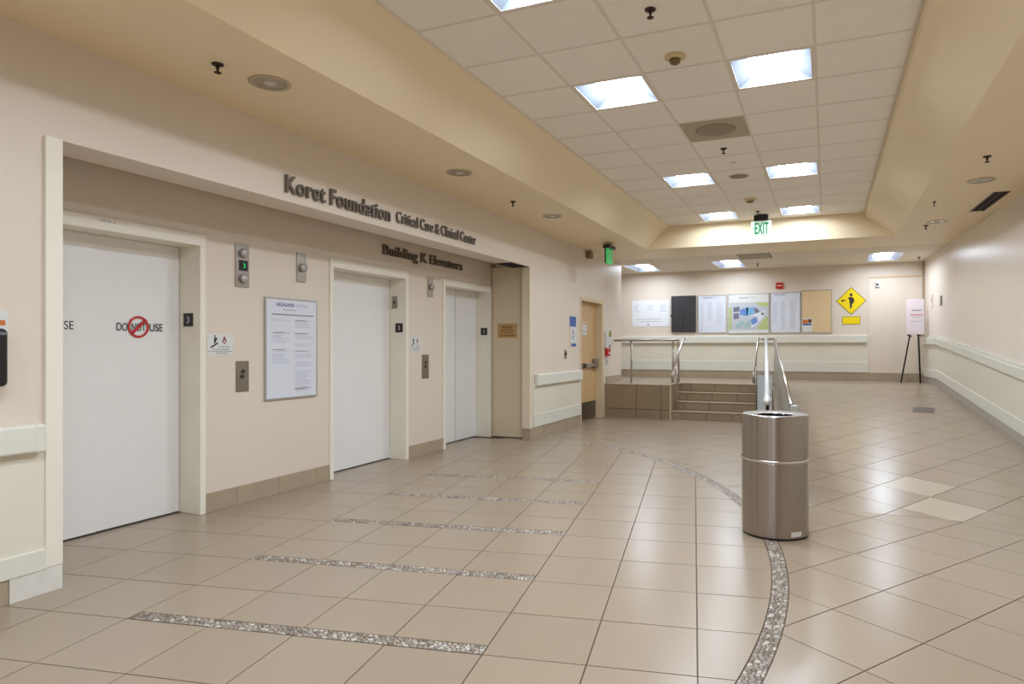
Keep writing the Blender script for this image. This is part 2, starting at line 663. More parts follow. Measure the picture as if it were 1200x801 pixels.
# ---------- pebble border and strips
def pebbles(own, name, to_world, length, width, want):
    """a band of river pebbles set in grout; to_world maps (s, t) to x, y"""
    n = max(2, int(length / 0.08))
    vs, fs = [], []
    for k in range(n + 1):
        for t in (0.0, width):
            x, y = to_world(length * k / n, t)
            vs.append((x, y, -0.0018))
    for k in range(n):
        fs.append((2 * k, 2 * k + 2, 2 * k + 3, 2 * k + 1))
    base = MB().add(vs, [f[::-1] for f in fs]).build(name, PGROUT, own)
    pts = []
    cells = {}
    for a in range(int(length * width / 0.00006)):
        r = 0.024 if a < length * width / 0.00018 else 0.0165
        s_, t_ = random.uniform(0.006, length - 0.006), random.uniform(0.007, width - 0.007)
        ci, cj = int(s_ / 0.025), int(t_ / 0.025)
        if all((s_ - q[0]) ** 2 + (t_ - q[1]) ** 2 > r * r for di in (-1, 0, 1) for dj in (-1, 0, 1) for q in cells.get((ci + di, cj + dj), ())):
            pts.append((s_, t_))
            cells.setdefault((ci, cj), []).append((s_, t_))
    meshes = []
    for s_, t_ in pts:
        ci, cj = int(s_ / 0.025), int(t_ / 0.025)
        poly = [(max(0, s_ - 0.026), max(0.002, t_ - 0.026)), (min(length, s_ + 0.026), max(0.002, t_ - 0.026)), (min(length, s_ + 0.026), min(width - 0.002, t_ + 0.026)), (max(0, s_ - 0.026), min(width - 0.002, t_ + 0.026))]
        for di in (-2, -1, 0, 1, 2):
            for dj in (-2, -1, 0, 1, 2):
                for q in cells.get((ci + di, cj + dj), ()):
                    if q == (s_, t_):
                        continue
                    dx, dy = q[0] - s_, q[1] - t_
                    dd = math.hypot(dx, dy)
                    lim = dd / 2 - 0.0014
                    poly = clip_half(poly, lambda p: lim - ((p[0] - s_) * dx + (p[1] - t_) * dy) / dd)
                    if len(poly) < 3:
                        break
                if len(poly) < 3:
                    break
            if len(poly) < 3:
                break
        if len(poly) < 3:
            continue
        n = len(poly)
        rnd = []
        for i in range(n):
            p, q = poly[i], poly[(i + 1) % n]
            rnd += [(p[0] * 0.72 + q[0] * 0.28, p[1] * 0.72 + q[1] * 0.28), (p[0] * 0.28 + q[0] * 0.72, p[1] * 0.28 + q[1] * 0.72)]
        n = len(rnd)
        c = (sum(p[0] for p in rnd) / n, sum(p[1] for p in rnd) / n)
        lo = [to_world(*p) + (-0.002,) for p in rnd]
        hi = [to_world(c[0] + (p[0] - c[0]) * 0.8, c[1] + (p[1] - c[1]) * 0.8) + (0.0012,) for p in rnd]
        x, y = to_world(*c)
        if to_world(0, 1)[0] != to_world(0, 0)[0] and area([(p[0], p[1]) for p in lo]) < 0:
            lo, hi = lo[::-1], hi[::-1]
        q = px_of((x, y, 0))
        vis = 0.0
        if q and -5 < q[0] < 1205 and 400 < q[1] < 806:
            vis = math.sqrt(abs(area(rnd))) / math.hypot(x, y)
        fcs = [tuple(range(n, 2 * n))] + [(i, (i + 1) % n, n + (i + 1) % n, n + i) for i in range(n)]
        meshes.append((vis, lo + hi, fcs))
    meshes.sort(key=lambda m_: -m_[0])
    joined = [MB() for _ in PEB]
    for k, (vis, vv, faces) in enumerate(meshes):
        ip = random.choices(range(5), [4, 4, 3, 2, 3])[0]
        if k < want and vis > 0:
            MB().add(vv, faces, True).build('pebble', PEB[ip], base)
        else:
            joined[ip].add(vv, faces, True)
    for k, jm in enumerate(joined):
        if jm.v:
            tag(jm.build('small_pebbles', PEB[k], base), kind='stuff')
    return base


A0, A1 = -1.15, 1.24
pebbles(floor, 'pebble_border', lambda s_, t_: (ARC_C[0] + (ARC_RI + t_) * math.cos(A0 + s_ / 5.967), ARC_C[1] + (ARC_RI + t_) * math.sin(A0 + s_ / 5.967)),
        (A1 - A0) * 5.967, ARC_RO - ARC_RI, 260)
for j, n_ in ((-2, 0), (0, 160), (2, 70), (4, 0), (6, 0), (8, 0)):
    a0, b0 = OX - 4 * TS + GAP, OY + j * TS + GAP + 0.001
    pebbles(floor, 'pebble_strip', lambda s_, t_, a0=a0, b0=b0: from_g(a0 + s_, b0 + t_), 4 * TS - 2 * GAP, STRIP_W - 0.004, n_)

# small floor inlays
mb = MB()
mb.hexa([(1.13, 10.6, ramp_z(10.6) - 0.01), (1.40, 10.55, ramp_z(10.55) - 0.01), (1.46, 10.98, ramp_z(10.98) - 0.01), (1.20, 11.03, ramp_z(11.03) - 0.01)],
        [(1.13, 10.6, ramp_z(10.6) + 0.003), (1.40, 10.55, ramp_z(10.55) + 0.003), (1.46, 10.98, ramp_z(10.98) + 0.003), (1.20, 11.03, ramp_z(11.03) + 0.003)])
tag(mb.build('floor_hatch', mat('hatch_brown', (96, 82, 66), 0.5)), 'small dark brown hatch plate set in the ramp tiles', 'hatch')
mb = MB().lathe([(0.0, -0.004), (0.085, -0.004), (0.085, 0.0025), (0.06, 0.004), (0.0, 0.004)], (-1.52, 10.25, 0), 24)
tag(mb.build('floor_drain', mat('drain_brown', (118, 104, 86), 0.5)), 'small round dark floor drain in front of the steps', 'drain')

# ---------- left wall with the elevator recess
mb = MB()
mb.box(-5.3, FX, YN - 0.2, RY0, -0.1, SO + 0.02)
mb.box(-4.23, FX, RY0, RY1, HB, SO + 0.02)
mb.box(-5.3, FX, RY1 + 0.14, 10.55, -0.1, SO + 0.02)
mb.box(-4.05, FX, RY1, RY1 + 0.14, -0.1, SO + 0.02)
mb.box(-5.3, FX, 10.55, 11.76, 2.17, SO + 0.02)
mb.box(-5.3, FX, 11.76, 12.97, -0.1, SO + 0.02)
wl = tag(mb.build('wall_left', WALL), 'cream painted left wall with long header over elevator recess', 'wall', kind='structure')
ELEV = [(2.42, 3.749, 3.041, 0.0012), (5.164, 6.488, 5.913, 0.001), (7.252, 8.566, 7.921, 0.012)]
FW = 0.052
mb = MB()
ys = [RY0]
for a, b, _, _ in ELEV:
    ys += [a + 0.03, b - 0.03]
ys.append(RY1 + 0.14)
for k in range(0, len(ys), 2):
    mb.box(-5.0, WX, ys[k], ys[k + 1], -0.1, 2.85)
for a, b, _, _ in ELEV:
    mb.box(-5.0, WX, a + 0.03, b - 0.03, 2.165, 2.85)
tag(mb.build('wall_recess', WALL), 'recessed cream elevator wall under the header', 'wall', kind='structure')
mb = MB().box(-5.0, -4.2, RY0, RY1 + 0.14, 2.85, 2.95)
tag(mb.build('ceiling_recess', SOFF), 'low painted ceiling inside the elevator recess', 'ceiling', kind='structure')

# trim post at the near end of the recess
mb = MB().box(FX - 0.01, FX + 0.02, 2.205, RY0 + 0.006, 0.135, HB + 0.003)
tag(mb.build('trim_1', EFRAME, bevel=0.003), 'white corner post at the near end of the elevator recess', 'trim', kind='structure')
mb = MB().box(-4.05, FX + 0.004, RY1 - 0.006, RY1 + 0.02, 0.155, HB + 0.003)
tag(mb.build('trim_2', mat('pier_edge_cream', (238, 222, 197), 0.42), bevel=0.003), 'cream edge trim at the far end of the elevator recess', 'trim', kind='structure')

# ---------- back, right, near walls and far left return
mb = MB().box(-6.2, 3.0, YB, YB + 0.3, -0.1, SO + 0.3)
tag(mb.build('wall_back', WALL), 'cream back wall with notice boards above the bumper rail', 'wall', kind='structure')
mb = MB()
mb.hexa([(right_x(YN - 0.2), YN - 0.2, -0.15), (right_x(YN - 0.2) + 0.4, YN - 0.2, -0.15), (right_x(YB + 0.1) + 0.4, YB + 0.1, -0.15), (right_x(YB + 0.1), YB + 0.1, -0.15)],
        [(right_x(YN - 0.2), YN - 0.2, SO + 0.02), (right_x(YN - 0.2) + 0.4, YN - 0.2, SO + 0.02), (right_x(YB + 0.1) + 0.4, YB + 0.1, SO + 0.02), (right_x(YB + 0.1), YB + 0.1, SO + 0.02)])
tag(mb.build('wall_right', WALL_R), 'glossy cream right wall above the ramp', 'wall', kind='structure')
mb = MB().box(-5.3, 3.0, YN - 0.2, YN, -0.1, SO + 0.4)
tag(mb.build('wall_near', WALL), 'cream wall behind the camera', 'wall', kind='structure')
mb = MB().box(-6.2, -5.9, 12.9, YB + 0.3, -0.1, SO + 0.3)
tag(mb.build('wall_alcove', WALL), 'cream end wall of the landing alcove', 'wall', kind='structure')

# ---------- ceilings: coffer with tiles, sloped bulkheads, soffits
CX0, CX1 = -2.515, 0.533
CY0, CY1 = 3.6515 - 12 * 0.6096, 11.2
LX0, LX1 = -2.92, 0.985
CT = 0.6096
mb = MB().box(CX0 - 0.02, CX1 + 0.02, CY0 - 0.02, CY1 + 0.02, CE + 0.2, CE + 0.26)
ceiling = tag(mb.build('ceiling', DARK), 'dropped ceiling of square tiles in a long coffer', 'ceiling', kind='structure')
LIGHTS = [(i, j) for j in (-9, -5, -1, 2, 7, 11) for i in (1, 3)]
VENTC = (2, 4)
proto = {}
for i in range(5):
    for j in range(-12, 13):
        if (i, j) in LIGHTS or (i, j) == VENTC:
            continue
        x0, y0 = CX0 + i * CT, 3.6515 + j * CT
        y1 = min(y0 + CT, CY1)
        key = round(y1 - y0, 3)
        if key not in proto:
            d = y1 - y0
            t = MB().box(0.010, CT - 0.010, 0.010, d - 0.010, 0, 0.016).build('ceiling_tile', CTILE, ceiling, origin=(0, 0, 0))
            proto[key] = t
        else:
            t = proto[key].copy()
            COL.objects.link(t)
        t.location = (x0, y0, CE + random.uniform(-0.0006, 0.0006))
mb = MB()
for i in range(6):
    mb.box(CX0 + i * CT - 0.0105, CX0 + i * CT + 0.0105, CY0, CY1, CE - 0.0028, CE + 0.012)
mb.build('grid_rail', TBAR, ceiling)
mb = MB()
for j in range(-12, 13):
    for i in range(5):
        x0 = CX0 + i * CT + 0.0106
        mb.box(x0, x0 + CT - 0.0212, 3.6515 + j * CT - 0.0105, 3.6515 + j * CT + 0.0105, CE - 0.0024, CE + 0.012)
mb.build('grid_crossbar', TBAR, ceiling)

# bulkheads (sloped long sides, upright ends) and soffits
th_ = 0.06
mb = MB()
Y0_, Y1_ = CY0, CY1
mb.add([(LX0, Y0_, SO), (LX0, Y1_, SO), (CX0 - 0.012, Y1_, CE + 0.004), (CX0 - 0.012, Y0_, CE + 0.004),
        (LX0 - th_, Y0_, SO + 0.02), (LX0 - th_, Y1_, SO + 0.02), (CX0 - 0.06, Y1_, CE + 0.25), (CX0 - 0.06, Y0_, CE + 0.25)],
       [(0, 3, 2, 1), (4, 5, 6, 7), (0, 1, 5, 4), (1, 2, 6, 5), (2, 3, 7, 6), (3, 0, 4, 7)])
tag(mb.build('ceiling_bulkhead_left', SOFF), 'sloped cream bulkhead along the left side of the coffer', 'bulkhead', kind='structure')
mb = MB()
KX, KZ = CX1 + 0.022, CE - 0.075
prof = [(CX1 + 0.012, CE + 0.004), (KX, KZ), (LX1, SO), (LX1 + th_, SO + 0.02), (CX1 + 0.1, CE + 0.25)]
n = len(prof)
mb.add([(x, Y0_, z) for x, z in prof] + [(x, Y1_, z) for x, z in prof],
       [tuple(range(n)), tuple(range(2 * n - 1, n - 1, -1))] + [(i, n + i, n + (i + 1) % n, (i + 1) % n) for i in range(n)])
tag(mb.build('ceiling_bulkhead_right', SOFF), 'sloped cream bulkhead along the right side of the coffer', 'bulkhead', kind='structure')
mb = MB().box(LX0 - 0.1, LX1 + 0.1, CY1, CY1 + 0.1, SO, CE + 0.26)
tag(mb.build('ceiling_bulkhead_far', SOFF), 'upright cream bulkhead closing the far end of the coffer', 'bulkhead', kind='structure')
mb = MB().box(LX0 - 0.1, LX1 + 0.1, CY0 - 0.1, CY0, SO, CE + 0.26)
tag(mb.build('ceiling_bulkhead_near', SOFF), 'upright cream bulkhead behind the camera', 'bulkhead', kind='structure')
mb = MB().box(-5.3, LX0, YN - 0.1, CY1, SO, SO + 0.06)
tag(mb.build('ceiling_soffit_left', SOFF), 'cream soffit between elevator header and coffer', 'soffit', kind='structure')
mb = MB().box(LX1, 3.0, YN - 0.1, CY1, SO, SO + 0.06)
tag(mb.build('ceiling_soffit_right', SOFF), 'cream soffit above the ramp along the right wall', 'soffit', kind='structure')
mb = MB().box(LX0, LX1, YN - 0.1, CY0 - 0.1, SO, SO + 0.06)
tag(mb.build('ceiling_soffit_near', SOFF), 'cream soffit behind the camera', 'soffit', kind='structure')
mb = MB().box(-6.2, 3.0, CY1 + 0.1, 12.40, SO, SO + 0.06)
mb.box(-6.2, LX0 - 0.1, CY1, CY1 + 0.1, SO, SO + 0.06)
mb.box(LX1 + 0.1, 3.0, CY1, CY1 + 0.1, SO, SO + 0.06)
tag(mb.build('ceiling_soffit_far', SOFF), 'cream soffit strip between coffer and back ceiling', 'soffit', kind='structure')
mb = MB().box(-6.2, 3.0, 12.40, YB + 0.1, SO + 0.10, SO + 0.16)
cback = tag(mb.build('ceiling_back', DARK), 'pale tiled ceiling over the landing by the back wall', 'ceiling', kind='structure')
BX0, BY0, BTY = -4.80, 12.40, 1.225
BACK_LIGHTS = [(1, 0.61), (4, 0.61), (9, 0.61)]
mb = MB()
cells = []
for i in range(-2, 13):
    for j in range(2):
        cells.append((BX0 + i * CT, BY0 + j * BTY, i, j))
BL = [(-4.0, -3.39), (-2.17, -1.56), (0.70, 1.31)]
skip = []
for x0, y0, i, j in cells:
    pass
# back ceiling tiles run in 4-foot rows; the light fixtures take whole cells of the second row
bx = [-5.83, -5.22, -4.61, -4.00, -3.39, -2.78, -2.17, -1.56, -0.95, -0.34, 0.27, 0.70, 1.31, 1.92]
for k in range(len(bx) - 1):
    x0, x1 = bx[k], bx[k + 1]
    for (y0, y1, row) in ((12.40, 13.19, 0), (13.19, 14.41, 1), (14.41, 14.85, 2)):
        if row == 1 and any(abs(x0 - a) < 0.01 for a, b in BL):
            continue
        if row == 0 and abs(x0 + 1.56) < 0.01:
            continue
        MB().box(x0 + 0.006, x1 - 0.006, y0 + 0.006, y1 - 0.006, SO, SO + 0.012).build('ceiling_tile', mat('back_ceiling_tile', (232, 219, 198), 0.8, vary=0.01, bump=0.05, bump_scale=200), cback)
mb = MB()
for x in bx:
    mb.box(x - 0.008, x + 0.008, 12.40, YB, SO - 0.0015, SO + 0.012)
mb.build('grid_rail', TBAR, cback)
mb = MB()
for y in (12.40, 13.19, 14.41):
    for k in range(len(bx) - 1):
        mb.box(bx[k] + 0.0081, bx[k + 1] - 0.0081, y - 0.008, y + 0.008, SO - 0.0013, SO + 0.012)
mb.build('grid_crossbar', TBAR, cback)


# ---------- base tiles
def base_run(name, label, fr, a0, a1, h, zf=None, m=BTILE, step=0.457, start=0.0, t=0.014):
    root = thing(name, label, 'baseboard', fr.p(a0, 0), kind='structure')
    a = a0
    first = True
    while a < a1 - 0.01:
        b = min(a1, a + (start if first and start > 0 else step))
        first = False
        mb = MB()
        fr.box(mb, a + 0.0015, b - 0.0015, 0, h, 0.0, t)
        mb.build('base_tile', m, root, bevel=0.002, seg=1)
        a = b
    mb = MB()
    fr.box(mb, a0, a1, 0, h - 0.003, 0.0, t * 0.55)
    mb.build('grout_bed', GROUT, root)
    return root


RECW = Fr((WX, 0, 0), 'y')
LEFTW = Fr((FX, 0, 0), 'y')
BACKW = Fr((0, YB, 0), 'x')
base_run('baseboard_recess_one', 'beige base tiles on recess wall under the framed directory', RECW, 3.752, 5.162, 0.155, start=0.30)
base_run('baseboard_recess_two', 'short beige base tiles between second and third elevators', RECW, 6.49, 7.25, 0.150, start=0.76)
base_run('baseboard_left_near', 'beige base tiles beside the white patch at near left', LEFTW, -4.0, 2.036, 0.128, start=0.30)
base_run('baseboard_left_far', 'beige base tiles below rail beside the wooden door', LEFTW, RY1 - 0.0, 10.54, 0.165, start=0.45)
base_run('baseboard_left_landing', 'beige base tile on the wall end above the landing', Fr((FX, 0, LZ), 'y'), 11.95, 12.96, 0.13)
base_run('baseboard_back', 'beige base tiles along the back wall on the landing', Fr((0, YB, LZ), 'x'), -5.8, 1.80, 0.165)
mb = MB().box(-4.05, FX + 0.014, RY1 - 0.014, RY1 - 0.001, 0, 0.165)
tag(mb.build('baseboard_corner', BTILE, bevel=0.002, seg=1), 'tan base tile on the end face of the pier', 'baseboard', kind='structure')


def slope_strip(mb, ya, yb, za, zb, t0, t1):
    """strip on the right wall between heights za and zb above the ramp"""
    br = [ya] + [y for y in (RAMP0, RAMP1) if ya < y < yb] + [yb]
    for a, b in zip(br[:-1], br[1:]):
        bot = [(right_x(a) - t1, a, ramp_z(a) + za), (right_x(a) - t0, a, ramp_z(a) + za), (right_x(b) - t0, b, ramp_z(b) + za), (right_x(b) - t1, b, ramp_z(b) + za)]
        top = [(p[0], p[1], p[2] - za + zb) for p in bot]
        mb.hexa(bot, top)
    return mb


br_ = thing('baseboard_right', 'grey base tiles sloping up along the ramp', 'baseboard', (right_x(10), 10, ramp_z(10)), kind='structure')
y = -4.0
while y < YB - 0.05:
    y2 = min(y + 0.61, YB - 0.02)
    mb = slope_strip(MB(), y + 0.0015, y2 - 0.0015, 0.0, 0.115, -0.01, 0.014)
    mb.build('base_tile', BTILE_R, br_, bevel=0.002, seg=1)
    y = y2
mb = slope_strip(MB(), -4.0, YB - 0.02, 0.116, 0.27, -0.01, 0.024)
tag(mb.build('trim_3', RAILP, bevel=0.004), 'cream kick board sloping along the ramp wall', 'trim', kind='structure')
mb = slope_strip(MB(), -4.0, YB - 0.02, 0.27, 0.75, -0.01, 0.012)
tag(mb.build('trim_4', WAINS), 'cream wainscot panel sloping along the ramp wall', 'trim', kind='structure')
r4 = thing('bumper_rail', 'long cream bumper rail sloping up the right wall along ramp', 'rail', (right_x(10), 10, ramp_z(10) + 0.72))
slope_strip(MB(), -3.9, YB - 0.06, 0.735, 0.865, 0.0, 0.055).build('rail_board', RAILP, r4, bevel=0.012, seg=3)
slope_strip(MB(), -3.9, YB - 0.06, 0.865, 0.895, 0.0, 0.035).build('rail_cap', RAILP, r4, bevel=0.006)


def wains_run(fr, trim_no, where, a0, a1, z_base, z_kick, z_top):
    mb = MB()
    fr.box(mb, a0, a1, z_kick, z_top, 0.0, 0.012)
    tag(mb.build('trim_%d' % trim_no, WAINS), 'cream wainscot panel ' + where, 'trim', kind='structure')
    mb = MB()
    fr.box(mb, a0, a1, z_base, z_kick, 0.0, 0.024)
    tag(mb.build('trim_%d' % (trim_no + 1), RAILP, bevel=0.004), 'cream kick board ' + where, 'trim', kind='structure')


def bumper(fr, label, a0, a1, z0, z1, t=0.062):
    o = fr.p(a0, z0, 0)
    root = thing('bumper_rail', label, 'rail', o)
    mb = MB()
    fr.box(mb, a0, a1, z0, z1, 0.0, t)
    mb.build('rail_board', RAILP, root, bevel=0.016, seg=3)
    for e0, e1 in ((a0 - 0.006, a0 + 0.05), (a1 - 0.05, a1 + 0.006)):
        mb = MB()
        fr.box(mb, e0, e1, z0 - 0.003, z1 + 0.003, -0.0, t + 0.003)
        mb.build('end_cap', RAILP, root, bevel=0.016, seg=3)
    return root


wains_run(LEFTW, 5, 'at the near left below the bumper rail', -4.0, 2.205, 0.129, 0.242, 0.80)
bumper(LEFTW, 'cream bumper rail at near left below the black dispenser', -3.9, 2.18, 0.772, 0.922)
mb = MB().box(FX, FX + 0.02, 2.036, RY0 + 0.004, 0.0, 0.133)
tag(mb.build('trim_7', PATCH, bevel=0.002), 'chipped white patch panel at the foot of the corner post', 'trim', kind='structure')
wains_run(LEFTW, 8, 'on the pier beside the wooden door', RY1 + 0.10, 10.53, 0.166, 0.352, 0.79)
bumper(LEFTW, 'cream bumper rail on the pier beside the wooden door', RY1 + 0.16, 10.50, 0.765, 0.935)
wains_run(BACKW, 10, 'along the back wall below the notice boards', -5.8, 0.79, LZ + 0.166, LZ + 0.385, 1.45)
bumper(BACKW, 'long cream bumper rail on back wall under the notice boards', -5.75, 0.76, 1.412, 1.575)
# flush panel at the right end of the back wall
mb = MB()
BACKW.box(mb, 0.80, 1.80, LZ + 0.166, 2.74, 0.0, 0.008)
d5 = tag(mb.build('door_5', mat('peach_panel', (236, 221, 204), 0.42, vary=0.012)), 'flush peach panel at the right end of back wall', 'panel', kind='structure')
mb = MB()
BACKW.box(mb, 0.80, 1.80, 2.74, 2.765, 0.0, 0.02)
mb.build('top_trim', mat('panel_trim_tan', (222, 190, 150), 0.5), d5)

mb = MB().box(right_x(YB) - 0.035, right_x(YB) + 0.01, YB - 0.03, YB, LZ + 0.9, SO)
tag(mb.build('trim_12', mat('corner_trim_tan', (176, 152, 122), 0.5)), 'thin tan corner strip between back wall and right wall', 'trim', kind='structure')

# ---------- landing front and stairs
RISE, TREAD = LZ / 4, 0.25
st = thing('stairs', 'four tiled steps rising to the landing between handrails', 'stairs', ((SX0 + SX1) / 2, PY, 0), kind='structure')
for k in range(4):
    yk = PY + k * TREAD
    if k < 3:
        MB().box(SX0, SX1, yk + 0.012, 12.652, k * RISE - (0.02 if k == 0 else 0), (k + 1) * RISE - 0.016).build('step_core', GROUT, st)
    seams = [SX0] + [x for x in np.arange(-2.47 + 0.012 * k, SX1 - 0.05, 0.457)] + [SX1]
    for a, b in zip(seams[:-1], seams[1:]):
        MB().box(a + 0.004, b - 0.004, yk, yk + 0.014, k * RISE + 0.001, (k + 1) * RISE - 0.018).build('riser_tile', RTILE, st)
        if k < 3:
            MB().box(a + 0.002, b - 0.002, yk + 0.04, yk + TREAD, (k + 1) * RISE - 0.016, (k + 1) * RISE - 0.002).build('tread_tile', TILE, st)
    MB().box(SX0, SX1, yk - 0.012, yk + 0.04, (k + 1) * RISE - 0.017, (k + 1) * RISE).build('nosing', NOSE, st, bevel=0.003)
lf = thing('wall_landing', 'brown tiled front face of the raised landing beside steps', 'wall', (-3.3, PY, 0), kind='structure')
xs = [-3.945, -3.305, -2.835, SX0 - 0.045]
for a, b in zip(xs[:-1], xs[1:]):
    MB().box(a + 0.004, b - 0.004, PY - 0.014, PY - 0.001, 0.168, LZ - 0.022).build('face_tile', RTILE, lf)
    MB().box(a + 0.004, b - 0.004, PY - 0.020, PY - 0.001, 0.0, 0.160).build('base_tile', RTILE, lf)
MB().box(-3.945, SX0 - 0.002, PY - 0.022, PY + 0.03, LZ - 0.020, LZ + 0.002).build('edge_trim', NOSE, lf, bevel=0.004)
MB().box(SX0 - 0.043, SX0 - 0.001, PY - 0.022, PY + 0.02, 0.0, LZ - 0.020).build('corner_post', NOSE, lf, bevel=0.004)
MB().box(SX0 - 0.012, SX0 + 0.006, PY + 0.0, 12.65, 0.0, LZ - 0.02).build('cheek_panel', RTILE, lf)
# side of the ramp and the divider between steps and ramp
mb = MB()
ya, yb = RAMP0, 12.66
mb.hexa([(guard_x(ya) - 0.05, ya, -0.005), (guard_x(ya) + 0.03, ya, -0.005), (guard_x(yb) + 0.03, yb, -0.005), (guard_x(yb) - 0.05, yb, -0.005)],
        [(guard_x(ya) - 0.05, ya, 0.05), (guard_x(ya) + 0.03, ya, 0.05), (guard_x(yb) + 0.03, yb, ramp_z(yb) + 0.05), (guard_x(yb) - 0.05, yb, ramp_z(yb) + 0.05)])
tag(mb.build('wall_ramp_curb', RTILE), 'low tiled curb along the open side of the ramp', 'curb', kind='structure')


# ================================================================== ELEVATORS AND DOORS
def elevator(no, label, y0, y1, seam, gap, head_text=None):
    root = thing('door_%d' % no, label, 'elevator door', (WX, (y0 + y1) / 2, 0), kind='structure')
    zt = 2.225
    fr_ = thing('frame', None, None, (WX, (y0 + y1) / 2, 0))
    fr_.parent = root
    fr_.location = (0, 0, 0)
    MB().box(DX - 0.03, WX + 0.018, y0, y0 + FW, 0, zt).build('jamb', EFRAME, fr_, bevel=0.003)
    MB().box(DX - 0.03, WX + 0.018, y1 - FW, y1, 0, zt).build('jamb', EFRAME, fr_, bevel=0.003)
    MB().box(DX - 0.03, WX + 0.018, y0 + FW, y1 - FW, 2.135, zt).build('head', EFRAME, fr_, bevel=0.003)
    MB().box(DX - 0.05, DX, y0 + FW + 0.001, seam - gap, 0.012, 2.134).build('door_panel', EDOOR, root, bevel=0.003)
    MB().box(DX - 0.055, DX - 0.006, seam + gap, y1 - FW - 0.004, 0.012, 2.134).build('door_panel', EDOOR, root, bevel=0.003)
    MB().box(DX - 0.05, DX + 0.012, y0 + FW, y1 - FW, -0.004, 0.004).build('sill', STEEL_D, root)
    MB().box(DX - 0.10, DX - 0.06, y0 + 0.02, y1 - 0.02, 0.0, 2.16).build('shaft_back', DARK, root)
    return root


d1 = elevator(1, 'white elevator door with two do not use signs on it', *ELEV[0])
d2 = elevator(2, 'white elevator door between the framed directory and the middle pier', *ELEV[1])
d3 = elevator(3, 'white elevator door with a dark centre seam at the far end', *ELEV[2])
text(Fr((WX + 0.018, 0, 0), 'y'), 'CAR No. 6', 2.915, 3.03, 2.192, 0.018, 0.0, 0.0008, INKG, d1, 'printed_text', joined=True)


def no_use(y0, label):
    fr = Fr((DX, y0, 1.455), 'y')
    root = thing('do_not_use_sign', label, 'sign', fr.p(0.18, 0, 0), 'do not use signs')
    text(fr, 'DO', 0.0, 0.088, 0.0, 0.058, 0.0, 0.0012, INK, root, 'printed_text', joined=True)
    text(fr, 'NOT', 0.112, 0.225, 0.0, 0.058, 0.0, 0.0012, INK, root, 'printed_text', joined=True)
    text(fr, 'USE', 0.252, 0.366, 0.0, 0.058, 0.0, 0.0012, INK, root, 'printed_text', joined=True)
    mb = MB()
    k = 40
    R, r = 0.082, 0.066
    c = (0.168, 0.03)
    for i in range(k):
        t0, t1 = 2 * math.pi * i / k, 2 * math.pi * (i + 1) / k
        fr.poly(mb, [(c[0] + R * math.cos(t0), c[1] + R * math.sin(t0)), (c[0] + R * math.cos(t1), c[1] + R * math.sin(t1)),
                     (c[0] + r * math.cos(t1), c[1] + r * math.sin(t1)), (c[0] + r * math.cos(t0), c[1] + r * math.sin(t0))], 0.0012, 0.0026)
    e = 0.0075
    d = 0.07 * R2
    fr.poly(mb, [(c[0] - d - e, c[1] - d + e), (c[0] - d + e, c[1] - d - e), (c[0] + d + e, c[1] + d - e), (c[0] + d - e, c[1] + d + e)], 0.0012, 0.0026)
    mb.build('red_circle', RED, root)
    return root


no_use(3.185, 'red circled do not use sign on the right panel of first elevator')
no_use(2.528, 'do not use sign half hidden by the white corner post')


def number_plate(no, yj, x0, x1, z0, z1, label):
    root = thing('floor_number_plate', label, 'plate', ((x0 + x1) / 2, yj, z0), 'floor number plates on the elevator jambs')
    fr = Fr((0, yj, 0), 'x')
    mb = MB()
    fr.box(mb, x0, x1, z0, z1, 0.0, 0.006)
    mb.build('plate', BLACK, root, bevel=0.001, seg=1)
    w = x1 - x0
    text(fr, '3', x0 + w * 0.33, x0 + w * 0.70, z0 + (z1 - z0) * 0.26, (z1 - z0) * 0.48, 0.006, 0.001, mat('plate_numeral', (214, 212, 206), 0.5), root, 'numeral', joined=True)


number_plate(1, 3.749 - FW, -4.775, -4.672, 1.497, 1.603, 'black number three plate on jamb of the nearest elevator')
number_plate(2, 6.488 - FW, -4.742, -4.640, 1.505, 1.613, 'black number three plate on jamb of the middle elevator')
number_plate(3, 8.566 - FW, -4.745, -4.640, 1.508, 1.613, 'black number three plate on jamb of the farthest elevator')
root = thing('jamb_lantern', 'small grey lantern box high on jamb of the middle elevator', 'lantern', (-4.75, 6.436, 1.79))
fr = Fr((0, 6.436, 0), 'x')
fr.box(MB(), -4.787, -4.718, 1.79, 1.934, 0.0, 0.012).build('plate', STEEL_D, root, bevel=0.002)
fr.disc(MB(), -4.752, 1.862, 0.014, 0.012, 0.018).build('lens', BLACK, root)


def lantern(label, y0, y1, z0, z1, kind):
    root = thing('hall_lantern', label, 'lantern', (WX, (y0 + y1) / 2, z0), 'steel hall lanterns above the call buttons')
    RECW.box(MB(), y0, y1, z0, z1, 0.0, 0.012).build('plate', STEEL, root, bevel=0.002)
    yc = (y0 + y1) / 2 + 0.01
    h = z1 - z0
    if kind == 2:
        for zc in (z0 + h * 0.80, z0 + h * 0.20):
            mb = MB().lathe([(0.040, 0.012), (0.040, 0.03), (0.033, 0.042), (0.0, 0.044)], (WX, yc, zc), 24, axis='x')
            mb.build('lamp', LAMPG, root)
        RECW.box(MB(), yc - 0.045, yc + 0.042, z0 + h * 0.385, z0 + h * 0.625, 0.012, 0.016).build('display', BLACK, root)
        text(Fr((WX + 0.016, 0, 0), 'y'), '3', yc - 0.012, yc + 0.022, z0 + h * 0.45, h * 0.105, 0.0, 0.001, LEDG, root, 'digit', joined=True)
    else:
        MB().lathe([(0.040, 0.012), (0.040, 0.03), (0.033, 0.042), (0.0, 0.044)], (WX, yc, z0 + h * 0.5), 24, axis='x').build('lamp', LAMPG, root)


